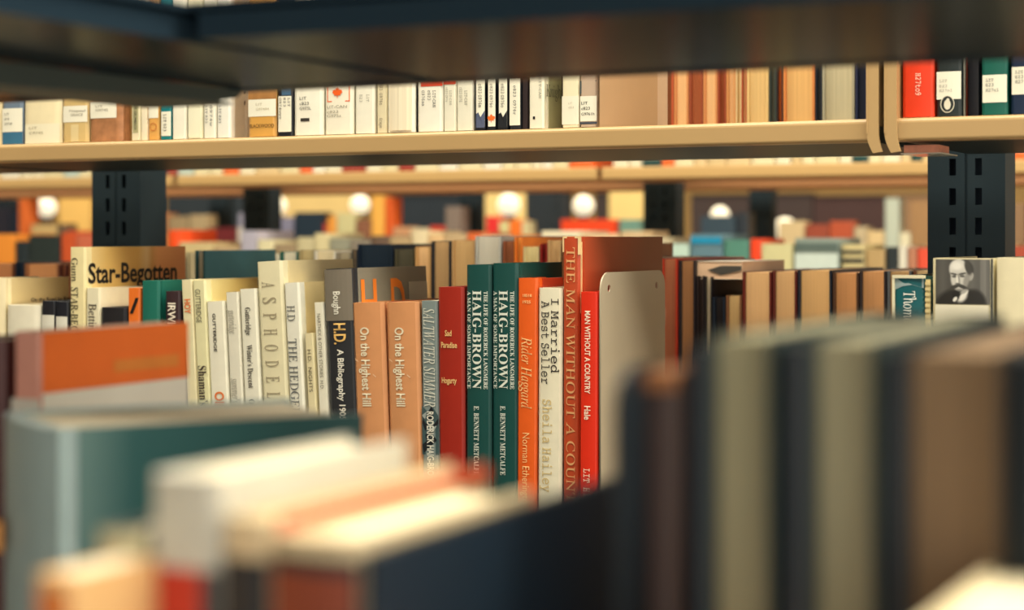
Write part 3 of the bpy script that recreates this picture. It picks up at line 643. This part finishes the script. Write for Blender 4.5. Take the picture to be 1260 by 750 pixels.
b = upper('navy book with a typed label at the right edge of the upper shelf', 1244, 1278, (22, 40, 66), H=.14); lab(b, 83, 117, .03, .97); ltext(b, [('LIT', 89), ('823', 95), ('H27', 101)], .16, .85, 4.2, K, 'mono')

# ------------------------------------------------------------------ rows shelved from the other side: page edges towards us
def rearrow(items, Y, base, what, group, D=.15, Hs=None):
    for i, it in enumerate(items):
        p0, p1, top, cov, pg = it[:5]; lab_ = it[5] if len(it) > 5 else None
        x0, x1 = XA(p0, Y), XA(p1, Y); H = Hs if Hs else RZ((p0+p1)/2, top, Y)-base
        dd = (.19 if Y > 1.6 and base < 0 else D)+(.012 if i % 3 == 0 else -.008 if i % 3 == 1 else 0); 
        b = book(lab_ or what(i, it), x0, Y, base, (x1-x0)*.98, H, dd, cov, page=pg, rear=True, group=group, bulge=.001)
    return
_o = ['first', 'second', 'third', 'fourth', 'fifth', 'sixth', 'seventh', 'eighth', 'ninth', 'tenth', 'eleventh', 'twelfth', 'thirteenth', 'fourteenth', 'fifteenth', 'sixteenth', 'seventeenth', 'eighteenth', 'nineteenth']
ORD = _o + [w if k == 0 else ten+'-'+_o[k-1] for ten, w in (('twenty', 'twentieth'), ('thirty', 'thirtieth'), ('forty', 'fortieth'), ('fifty', 'fiftieth'), ('sixty', 'sixtieth'), ('seventy', 'seventieth'), ('eighty', 'eightieth')) for k in range(10)]
def cname(c):
    r_, g_, b_ = c; l = (r_+g_+b_)/3; mx, mn = max(c), min(c)
    if mx-mn < 26: return 'white' if l > 200 else 'grey' if l > 95 else 'black'
    if l < 62: return 'dark blue' if b_ >= r_ else 'maroon'
    if r_ >= g_ >= b_:
        if l > 190: return 'cream'
        if r_-g_ > 85: return 'red' if g_ < 85 else 'orange'
        return 'tan' if l > 125 else 'brown'
    if b_ >= g_: return 'blue' if b_-r_ > 40 else 'lavender'
    return 'green' if g_-b_ > 8 or r_ < 80 else 'pale green'
YR = 1.64
TN = (236, 196, 142); MR = (110, 36, 28); NV = (22, 34, 48); BN = (120, 72, 44)
up = [(809, 829, 0, (176, 78, 44), BN), (829.5, 847.5, 0, (196, 130, 80), TN), (848, 865, 0, (140, 66, 40), (170, 96, 60)), (865.5, 883, 0, (196, 130, 80), TN), (883.5, 893.5, 0, (150, 66, 40), (160, 86, 52)),
      (894, 905, 0, (200, 140, 84), TN), (905.5, 912, 0, (226, 200, 150), (222, 190, 130)), (912.5, 918.5, 0, (176, 80, 44), TN), (919, 946, 0, (212, 180, 120), (214, 182, 124)), (946.5, 955, 0, (56, 66, 62), (90, 90, 76)),
      (955.5, 963.5, 0, (40, 34, 34), (180, 90, 40)), (964, 1003, 0, (206, 128, 70), (216, 174, 112)), (1003.5, 1011.5, 0, NV, (60, 60, 60)), (1012, 1052, 0, (160, 156, 134), (190, 182, 150)), (1052.5, 1068, 0, (24, 34, 66), (40, 44, 60)),
      (1068.5, 1098, 0, (212, 180, 120), (218, 184, 128)), (1099, 1128, 0, NV, BN), (1130, 1164, 0, MR, TN), (1166, 1200, 0, NV, TN), (1202, 1240, 0, BN, TN)]
rearrow(up, YR, .103, lambda i, it: '%s from the bookend of the upper books showing page edges, %s cover' % (ORD[i], cname(it[3])), 'upper books shelved from the far side', Hs=.19)
low = [(-30, 17, 325, BN, (176, 118, 76)), (19, 29, 323, NV, NV), (31, 72, 325, (150, 100, 66), (186, 130, 84)), (73, 82, 326, (80, 36, 30), BN), (85, 110, 322, BN, TN), (112, 140, 320, NV, TN), (142, 170, 322, MR, TN), (172, 200, 318, BN, TN), (202, 226, 322, NV, TN),
       (229, 234, 311, (214, 200, 160), (220, 206, 160))]
low2 = [(318, 344, 313, (232, 228, 206), (232, 224, 196)), (345, 367, 310, (30, 96, 84), (224, 216, 190)), (368, 386, 308, (176, 160, 116), (196, 178, 130)), (387, 413, 309, (236, 230, 212), (226, 210, 170)), (414, 432, 311, (150, 140, 120), (170, 158, 130)),
       (433, 438, 308, (90, 90, 84), TN), (440, 484, 301, (24, 38, 56), (30, 44, 58)), (486, 509, 307, (80, 76, 58), (84, 80, 64)), (511, 530, 304, (204, 160, 104), TN), (531, 555, 297, (34, 40, 50), (196, 160, 112)), (556, 584, 296, (196, 158, 108), (208, 172, 118)),
       (585, 617, 291, (186, 186, 178), (206, 202, 186)), (619, 632, 297, (140, 80, 52), (160, 100, 66)), (633, 643, 292, (234, 130, 50), (226, 150, 70)), (644, 663, 304, (218, 200, 146), (222, 206, 150)), (665, 673, 300, (150, 30, 30), MR), (674, 690, 296, (196, 160, 112), (204, 168, 118)), (692, 745, 300, BN, TN), (750, 812, 318, NV, TN)]
low3 = [(814, 834, 319, (176, 52, 34), (168, 104, 72)), (835.5, 856, 321, (36, 30, 36), (164, 116, 76)), (857.5, 866, 340, (44, 34, 34), (60, 46, 40)), (867, 876, 341, (30, 26, 30), (206, 190, 160)), (877, 892.5, 366, NV, (40, 34, 34)),
       (893.5, 913, 364, (120, 80, 52), (208, 174, 118)), (914, 950, 335, (104, 34, 26), (234, 188, 132)), (951, 981, 334, (96, 34, 28), (232, 186, 130)), (982, 1024, 333, (30, 38, 52), (236, 188, 126)), (1025, 1057, 336, (84, 56, 38), (222, 160, 104)), (1058, 1091, 334, (50, 40, 42), (226, 166, 110)), (1092, 1122, 334, (96, 100, 104), (200, 160, 110)), (1124, 1146, 333, BN, (222, 190, 140)), (1148, 1200, 322, BN, (230, 214, 170)), (1202, 1262, 320, BN, TN)]
rearrow(low, YR, LOW, lambda i, it: '%s page-edge book at the left behind the golden book, %s cover' % (ORD[i], cname(it[3])), 'lower books shelved from the far side')
rearrow(low2, YR, LOW, lambda i, it: '%s page-edge book behind the row of sharp spines, %s cover' % (ORD[i], cname(it[3])), 'lower books shelved from the far side')
rearrow(low3, YR, LOW, lambda i, it: '%s page-edge book right of the grey bookend, %s cover' % (ORD[i], cname(it[3])), 'lower books shelved from the far side')
# tall dark teal book standing behind the leaning group (its cover faces the light)
b = book('dark teal book standing tall behind the leaning cream books', XA(236, 1.50), 1.49, LOW, .012, RZ(236, 308.5, 1.5)-LOW, .13, (56, 104, 112), group='lower books shelved from the far side', rear=True, bulge=.001)
b['r'].location.x = XA(240, 1.49)
b['r'].rotation_euler.z = 0
x = XA(817.6, YR); MB().box((0, 0, 0), (XA(821.5, YR)-x, .0008, RZ(820, 379, YR)-RZ(820, 400, YR))).out('shelf_label', mat((240, 236, 214), .6, 'label_paper', noise=.02), [o for o in bpy.data.objects if o.get('label', '').startswith('first page-edge book right of the grey bookend')][0]).location = (.0004, -.0012, RZ(820, 400, YR)-LOW)
# white paperback lying on top of the page-edge books
e = empty('book', (XA(855, 1.645), 1.645, EYE+RZ(880, 343, 1.645)), (0, 0, R(2))); tag(e, 'pinkish white paperback lying flat across page-edge books, dark diamond on it', 'book', 'lower books shelved from the far side')
wd = XA(913, 1.645)-XA(855, 1.645)
MB().box((0, 0, 0), (wd, .15, .0004)).box((0, 0, .0166), (wd, .15, .0170)).box((0, -.0004, 0), (.0, .15, .017)).out('cover', mat((236, 222, 200), .5, 'white_cover'), e)
MB().box((.0005, .0008, .0004), (wd-.0005, .1495, .0166)).out('page_block', mat((232, 196, 160), .7, 'pink_page_edges', noise=.1), e)
mesh('dark_diamond', [(wd*.26, -.0004, .0085), (wd*.55, -.0004, .0128), (wd*.98, -.0004, .0128), (wd*.98, -.0004, .0085), (wd*.55, -.0004, .0040)], [(0, 4, 3, 2, 1)], mat((74, 72, 66), .5, 'dark_print'), e)
# ------------------------------------------------------------------ blurred ranges beyond
def backrow(items, Y, base, place, group, D=.13):
    n = 0
    for it in sorted(items):
        p0, p1, top, c = it[:4]; x0, x1 = XA(p0, Y), XA(p1, Y); H = RZ((p0+p1)/2, top, Y)-base
        lb = it[4] if len(it) > 4 and it[4] else '%s book from the left %s, %s spine' % (ORD[n], place, cname(c))
        b = book(lb, x0, Y, base, (x1-x0)*.975, H, D, c, group=group, hard=(n % 3 != 0), bulge=.001); n += 1
        if len(it) > 5:
            s = F/ZC((p0+p1)/2, Y)
            for (a, z, cc) in it[5]:
                MB().box((.001, -.0022, H-(z-top)/s), ((x1-x0)*.97-.001, -.0012, H-(a-top)/s)).out('spine_label', mat(cc, .5, 'printed_label'), b['r'])
GB = 'blurred books on the lower shelf across the aisle'
Bl = [(-22, 18, 288, (240, 150, 60)), (19, 34, 297, (40, 50, 54)), (35, 74, 290, (44, 54, 52)), (75, 92, 287, (208, 90, 50)), (93, 113, 289, (206, 110, 80)), (114, 140, 292, (180, 120, 70)), (141, 170, 296, (60, 70, 70)), (171, 205, 290, (196, 150, 90)),
      (207.5, 219, 283, (240, 84, 34)), (220, 262, 298, (210, 190, 140)), (263, 294, 303, (196, 170, 130)), (296, 316, 284, (180, 176, 190)), (317, 336, 295, (226, 218, 176)), (337, 364, 300, (160, 140, 110)), (365, 386, 292, (200, 190, 150)),
      (387, 404, 287, (218, 206, 160)), (405, 430, 293, (150, 150, 130)), (431, 456, 296, (140, 130, 116)), (457, 478, 290, (110, 90, 76)), (479, 506, 291, (186, 160, 120)), (507, 526, 284, (228, 212, 172)), (527, 546, 288, (226, 190, 140)),
      (547, 574, 287, (196, 170, 130)), (575, 590, 286, (220, 110, 60)), (591, 630, 290, (214, 204, 170)), (631, 664, 289, (200, 120, 60)), (666, 714, 284, (232, 222, 190)), (716, 762, 287, (224, 190, 150)), (764, 790, 284, (206, 180, 140)), (791, 815, 292, (200, 190, 160)),
      (817, 848, 300, (188, 214, 200)), (849.5, 890, 288, (96, 128, 140), 'blue-banded grey book across the aisle left of the green one', [(292, 300, (20, 140, 180))]), (891, 922, 295, (84, 136, 120)), (923.5, 936, 294, (236, 74, 40), 'small bright red book across the aisle, right of the green one'), (937, 976, 300, (206, 200, 150)),
      (978, 1034, 293, (138, 152, 142), 'wide grey-green book with pale label across the aisle', [(312, 332, (200, 214, 204)), (299, 309, (88, 104, 98))]), (1036, 1064, 301, (206, 192, 140), 'cream book with black stripes across the aisle', [(308, 312, (30, 34, 38)), (318, 323, (30, 34, 38))]), (1065.5, 1089, 307, (180, 152, 104)), (1090.5, 1104, 304, (40, 48, 50)), (1105.5, 1116, 303, (216, 212, 194)),
      (1117, 1128, 305, (180, 124, 96)), (1129, 1146, 306, (222, 84, 60)), (1148, 1180, 300, (190, 160, 120)), (1182, 1215, 305, (120, 60, 50)), (1217, 1245, 300, (180, 150, 110)), (1246, 1270, 303, (170, 80, 60))]
backrow(Bl, YB, -.23, 'on the lower shelf across the aisle', GB)
# lying and round things on those books
rnd = random.Random(4)
Bu = []; x = -30
pal = [(236, 228, 196), (232, 222, 180), (226, 200, 150), (238, 234, 214), (228, 216, 170), (240, 110, 50), (214, 190, 140), (190, 210, 200), (160, 50, 44), (30, 70, 70)]
while x < 1300:
    ww = rnd.choice((13, 16, 20, 24, 30)); c = pal[rnd.choice((0, 0, 0, 1, 1, 2, 3, 3, 4, 4, 5, 6, 7, 8, 9))]
    if not 726 < x+ww/2 < 748: Bu.append((x, x+ww-1, 0, c))
    x += ww
n = 0
for p0, p1, _, c in Bu:
    if 345 < p0 < 372: c = (236, 100, 50)
    x0, x1 = XA(p0, YB), XA(p1, YB)
    b = book('%s book from the left above the blurred tan shelf, %s foot showing' % (ORD[n], cname(c)), x0, YB+.004, .121, (x1-x0)*.98, .20, .15, c, group='blurred books on the upper shelf across the aisle', hard=False, bulge=.001)
    MB().box((.001, -.0016, .012), ((x1-x0)*.98-.001, -.0004, .05)).out('spine_label', mat((238, 232, 204), .5, 'printed_label'), b['r']); n += 1
# farthest range: larger patches of colour between posts
Cl = [(-20, 12, 255, (44, 44, 54)), (13, 22, 258, (30, 40, 54)), (23, 33, 240, (220, 110, 50), 'tall orange spine far behind the left edge'), (38, 70, 276, (206, 176, 120)), (71, 80, 275, (110, 90, 70)), (81, 112, 284, (210, 80, 50)), (113, 150, 270, (190, 150, 90)), (151, 206, 262, (180, 120, 80)),
      (207, 232, 266, (160, 140, 106)), (233, 254, 264, (176, 156, 120)), (255, 292, 280, (110, 40, 44)), (293, 323, 262, (150, 150, 170), 'lavender and white book far behind, right of the dark post', [(280, 298, (216, 210, 196))]), (324, 332, 267, (110, 130, 120)), (333, 340, 268, (120, 150, 90)), (341, 361, 267, (130, 130, 154)), (362, 397, 261, (36, 52, 66)),
      (398, 402, 275, (190, 70, 60)), (403, 413, 266, (234, 160, 70)), (414, 437, 262, (206, 200, 150)), (438, 456, 270, (140, 94, 70)), (457, 473, 241, (240, 180, 84), 'tall bright yellow-orange book far behind the sharp row'), (474, 482, 243, (220, 96, 40), 'tall orange book far behind, beside the yellow-orange one'), (483, 504, 279, (200, 150, 110)), (505, 528, 281, (222, 208, 170)),
      (529, 547, 278, (206, 70, 50)), (548, 566, 254, (130, 116, 106)), (598, 613, 266, (226, 50, 50), 'bright red book far behind, right of a dark post'), (614, 626, 272, (214, 206, 150)), (627, 641, 270, (240, 120, 40), 'small bright orange book far behind the green biographies'), (642, 648, 272, (216, 208, 160)),
      (690, 760, 270, (232, 74, 36), 'long red-orange book far behind the brick-red spine'), (762, 787, 270, (110, 150, 136)), (862, 905, 266, (50, 70, 84)), (906, 920, 262, (40, 50, 60)), (958, 990, 272, (206, 184, 140)), (991, 1020, 276, (150, 70, 50)), (1021, 1050, 272, (180, 84, 56)), (1051, 1066, 279, (190, 174, 140)), (1067, 1088, 284, (216, 190, 140)),
      (1089, 1106, 244, (186, 196, 180), 'tall pale grey-green book far behind at the right'), (1107, 1120, 286, (222, 216, 184)), (1121, 1150, 247, (160, 124, 84)), (1152, 1200, 262, (120, 60, 50)), (1202, 1262, 250, (140, 110, 80))]
backrow(Cl, YC, -.20, 'on the farthest bookcase', 'blurred books on the farthest bookcase', D=.06)

# things standing on the far side of the room
def globe(px, py, r, Y=6.2):
    e = empty('globe_lamp', (XA(px, Y), Y, EYE+RZ(px, py, Y)))
    bm = bmesh.new(); bmesh.ops.create_uvsphere(bm, u_segments=20, v_segments=14, radius=r); me = bpy.data.meshes.new('glass_globe'); bm.to_mesh(me); bm.free()
    for p in me.polygons: p.use_smooth = True
    link('glass_globe', me, mat((255, 244, 214), .4, 'lit_glass', noise=0, emit=.8), e)
    MB().box((-.02, -.02, -(EYE+RZ(px, py, Y))+.0), (.02, .02, -r*.95)).out('lamp_stem', mat((96, 74, 60), .5, 'bronze'), e)
    MB().box((-.06, -.06, -(EYE+RZ(px, py, Y))), (.06, .06, -(EYE+RZ(px, py, Y))+.03)).out('lamp_foot', mat((96, 74, 60), .5, 'bronze'), e)
    return e
for px, py, r, l in ((57, 255, .045, 'white globe lamp at the far left, seen under the tan shelf'), (341, 253, .040, 'white globe lamp far behind the lavender book'), (443, 252, .040, 'white globe lamp far behind, left of the tall yellow-orange book'),
                  (626, 252, .044, 'white globe lamp far behind, between two dark posts'), (718, 253, .040, 'round cream globe lamp far behind the brick-red book'), (886, 265, .034, 'dim globe lamp far behind, right of the middle blurred post'), (966, 282, .042, 'low white globe lamp far behind the page-edge books')):
    tag(globe(px, py, r), l, 'lamp', 'globe lamps in the far room')
def panel(px0, px1, py0, py1, Y, c, label, name='display_panel', cat='panel', rough=.7):
    x0, x1 = XA(px0, Y), XA(px1, Y); e = empty(name, (x0, Y, 0)); tag(e, label, cat)
    z1 = EYE+RZ((px0+px1)/2, py0, Y)
    MB().box((.001, 0, .001), (x1-x0-.001, .04, z1-.0105)).out('board', mat(c, rough, 'board_paint', noise=.1, scale=5), e)
    MB().box((.001, -.006, z1-.01), (x1-x0-.001, .046, z1)).out('top_rail', mat(tuple(int(v*.85) for v in c), rough, 'rail_paint', noise=0), e)
    return e
for p0, p1, py0, c, l in ((-30, 34, 240, (40, 40, 48), 'dark panel at the far left of the far room'), (72, 112, 232, (250, 200, 110), 'warm yellow panel far behind at the left'), (205, 330, 234, (36, 46, 52), 'wide dark panel far behind, left of the lavender book'),
                       (345, 437, 232, (232, 200, 130), 'pale yellow panel far behind the pale spines'), (476, 566, 238, (32, 42, 50), 'dark panel far behind, right of the yellow-orange book'), (597, 648, 226, (250, 216, 140), 'bright yellow panel between the dark posts'),
                       (690, 700, 236, (50, 50, 50), 'narrow dark panel left of the cream globe lamp'), (732, 748, 236, (60, 48, 44), 'narrow brown panel right of the cream globe lamp'), (749, 792, 226, (248, 214, 136), 'cream yellow panel left of the middle blurred post'),
                       (850, 1000, 238, (64, 50, 46), 'dark brown panel far behind, right of the middle blurred post'), (1001, 1092, 240, (70, 46, 42), 'dark red-brown panel far behind at the right'), (1093, 1150, 238, (150, 116, 82), 'tan panel at the far right of the far room')):
    panel(p0, p1, py0, 300, 7.2, c, l)
# dark pillar
x0, x1 = XA(647, 5.45), XA(680, 5.45); e = empty('pillar', ((x0+x1)/2, 5.5, 0)); tag(e, 'dark square pillar blurred behind, right of the brightest panel', 'pillar')
MB().box((-(x1-x0)/2, -.05, 0), ((x1-x0)/2, .05, CEIL)).out('shaft', mat((36, 48, 56), .6, 'dark_enamel'), e)
MB().box((-(x1-x0)/2-.02, -.07, 0), ((x1-x0)/2+.02, .07, .12)).out('pillar_base', mat((36, 48, 56), .6, 'dark_enamel'), e)

# ------------------------------------------------------------------ near range, out of focus
GN = 'blurred books in the near foreground'
BASEF = -.345
def camxy(px, z):      # point at a distance z along the view, on the floor plan
    xc = (px-630)/F*z; return (xc*math.cos(TH)-z*math.sin(TH), xc*math.sin(TH)+z*math.cos(TH))
def nearspine(label, px, z, top, T, D, rotdeg, cover, **k):
    """near book: right front corner of its spine at (px, z)"""
    x, y = camxy(px, z); a = R(rotdeg); ox = x-T*math.cos(a); oy = y-T*math.sin(a)
    return book(label, ox, oy, BASEF, T, top-BASEF, D, cover, rot=a, group=GN, **k)
# page edges facing the camera, right
YN = .42; DK = (20, 34, 44)
nr = [(872, 953, 417, (44, 60, 60), (150, 146, 118), 'near blurred book with olive page edges, left of two pale-topped ones'),
      (996, 1082, 421, (44, 60, 60), (150, 146, 120), 'near blurred book with olive page edges, in the middle of the right foreground'),
      (1114, 1240, 437, (52, 48, 44), (128, 106, 82), 'near blurred thick book with brown page edges at the right')]
for i, (p0, p1, top, cov, pg, l) in enumerate(nr):
    x0, x1 = XA(p0, YN), XA(p1, YN); H = RZ((p0+p1)/2, top, YN)-BASEF; D = (.155, .155, .17)[i]
    T = (x1-x0)*.985; lw = rw = .0016
    r = empty('book', (x0, YN, EYE+BASEF+.0006)); tag(r, l, 'book', GN)
    m = MB(); m.prism([(0, 0), (lw, 0), (lw, D-.004), (T-rw, D-.004), (T-rw, 0), (T, 0), (T, D-.002), (T*.5, D+.002), (0, D-.002)], 0, H, 'z'); m.out('cover', mat(cov, .5, 'book_cloth'), r)
    p = MB(); p.prism([(lw, .003), ((lw+T)/2, .005), (T-rw, .003), (T-rw, D-.004), (lw, D-.004)], .003, H-.0008, 'z'); p.out('page_block', pages(pg), r)
for p0, p1, top, l in ((842, 871, 432, 'near blurred thin navy book, leftmost of the dark ones between the page edges'), (954, 995, 430, 'near blurred navy book standing between the two olive page blocks'),
                       (1083, 1113, 440, 'near blurred navy book left of the thick brown page block'), (1241, 1330, 445, 'near blurred navy book cut by the right edge')):
    x0, x1 = XA(p0, YN), XA(p1, YN)
    book(l, x0, YN+.002, BASEF, (x1-x0)*.985, RZ((p0+p1)/2, top, YN)-BASEF, .14, DK, page=(150, 140, 110), group=GN, bulge=.001)
# brown book with its dark rounded bookend
x0, x1 = XA(781, .42), XA(838, .42); b = book('near blurred brown leather book beside the dark rounded bookend', x0, .42, BASEF, x1-x0, RZ(810, 462, .42)-BASEF, .14, (64, 48, 44), page=(110, 84, 64), group=GN)
MB().box((.001, -.003, b['H']-.004), (b['T']-.001, .012, b['H']+.0006)).out('worn_head', mat((150, 98, 58), .7, 'worn_leather', noise=.2), b['r'])
bookend('dark rounded bookend in the near foreground, left of the brown leather book', XA(758, .40), .40, BASEF, .034, RZ(770, 452, .41)-BASEF, mat((24, 34, 42), .5, 'dark_enamel'), r=.011, holes=False)
# left side
x, y = camxy(50, .80)
b = book('near blurred paperback with an orange and white cover at the left', x-.016, y, BASEF, .016, -.0433-BASEF, .108, (226, 160, 140), hard=False, group=GN, page=PAPER)
H_ = b['H']; t = b['T']
MB().box((t+.0002, .001, H_-.0275), (t+.0006, .108, H_)).out('orange_cover_panel', mat((255, 118, 44), .4, 'orange_print', noise=.15, scale=30), b['r'])
MB().box((t+.0002, .001, 0), (t+.0006, .108, H_-.0277)).out('white_cover_panel', mat((240, 234, 218), .4, 'white_print', noise=.1, scale=30), b['r'])
MB().box((0, -.0012, 0), (t, -.0006, H_-.03)).out('white_spine_panel', mat((222, 214, 198), .4, 'white_print'), b['r'])
MB().box((t+.0007, .05, H_-.0215), (t+.0010, .1, H_-.0155)).out('cover_lettering', mat((236, 140, 60), .4, 'pale_orange_print'), b['r'])
b = book('near blurred maroon book behind the orange paperback at the left edge', x-.046, y-.004, BASEF, .028, -.047-BASEF, .12, (84, 40, 36), group=GN)
b = nearspine('near blurred book with pale blue spine and teal cover, set askew', 66, .66, -.0717, .078, .124, -35, (168, 190, 190), board=ramp_mat([(0, (120, 150, 146)), (.03, (52, 96, 96)), (.124, (34, 82, 82))]))
MB().box((.004, -.011, b['H']-.052), (.030, -.0075, b['H']-.040)).out('orange_spine_mark', mat((226, 160, 90), .5, 'orange_print'), b['r'])
YL = .33
def near(l, p0, p1, top, c, D, Y=YL, **k):
    x0, x1 = XA(p0, Y), XA(p1, Y); H = RZ((p0+p1)/2, top, Y)-BASEF
    b = book(l, x0, Y, BASEF, (x1-x0)*.97, H, D, c, group=GN, **k); b['top'] = top; b['ax'] = (p0+p1)/2; return b
b = near('near blurred peach and orange book at the bottom left', 42, 90, 712, (236, 190, 130), .05, hard=False, Y=.30)
patch(b, 'orange_band', .1, .9, 728, 790, b['top'], b['ax'], mat((230, 130, 60), .5, 'orange_print'))
b = near('near blurred tan and dark book between the peach book and the white one', 122, 182, 655, (40, 58, 60), .07)
patch(b, 'tan_band', -.0, 1.0, 655, 700, b['top'], b['ax'], mat((206, 200, 164), .5, 'tan_print'))
b = near('near blurred white spined book with a red panel low on its spine', 184, 272, 588, (206, 204, 190), .085)
patch(b, 'red_panel', .12, .78, 702, 860, b['top'], b['ax'], mat((196, 54, 34), .5, 'red_print')); patch(b, 'dark_panel', .79, 1, 702, 860, b['top'], b['ax'], mat((36, 44, 50), .5, 'dark_print')); patch(b, 'dark_panel', 0, .11, 702, 860, b['top'], b['ax'], mat((36, 44, 50), .5, 'dark_print'))
b = near('near blurred cream-topped book with a red board edge', 274, 334, 640, (222, 200, 160), .105, page=(238, 226, 190))
MB().box((b['T']-.0002, .004, b['H']-.0042), (b['T']+.0005, .105, b['H']+.0004)).out('red_board_edge', mat((206, 76, 36), .5, 'red_print'), b['r'])
patch(b, 'dark_panel', 0, 1, 690, 860, b['top'], b['ax'], mat((40, 42, 46), .5, 'dark_print'))
b = near('near blurred brown-red spined book with cream page tops', 336, 446, 664, (222, 202, 162), .085, page=(240, 228, 192))
patch(b, 'dark_panel', 0, 1, 688, 860, b['top'], b['ax'], mat((34, 42, 50), .5, 'dark_print'), lift=.0001)
patch(b, 'brown_red_panel', -.0, .96, 706, 860, b['top'], b['ax'], mat((140, 66, 44), .5, 'brown_print', noise=.2))
b = near('near blurred long navy book, its dark cover filling the lower middle', 447, 463, 684, (24, 40, 54), .146)
b = near('near blurred pale book top at the bottom right corner', 1090, 1290, 810, (226, 212, 176), .12, Y=.33, page=(244, 232, 196))
b['r'].location.z = EYE+BASEF+.0006
b = near('near blurred peach book top below the brown leather book', 772, 850, 880, (220, 150, 110), .10, Y=.36, page=(236, 190, 150))
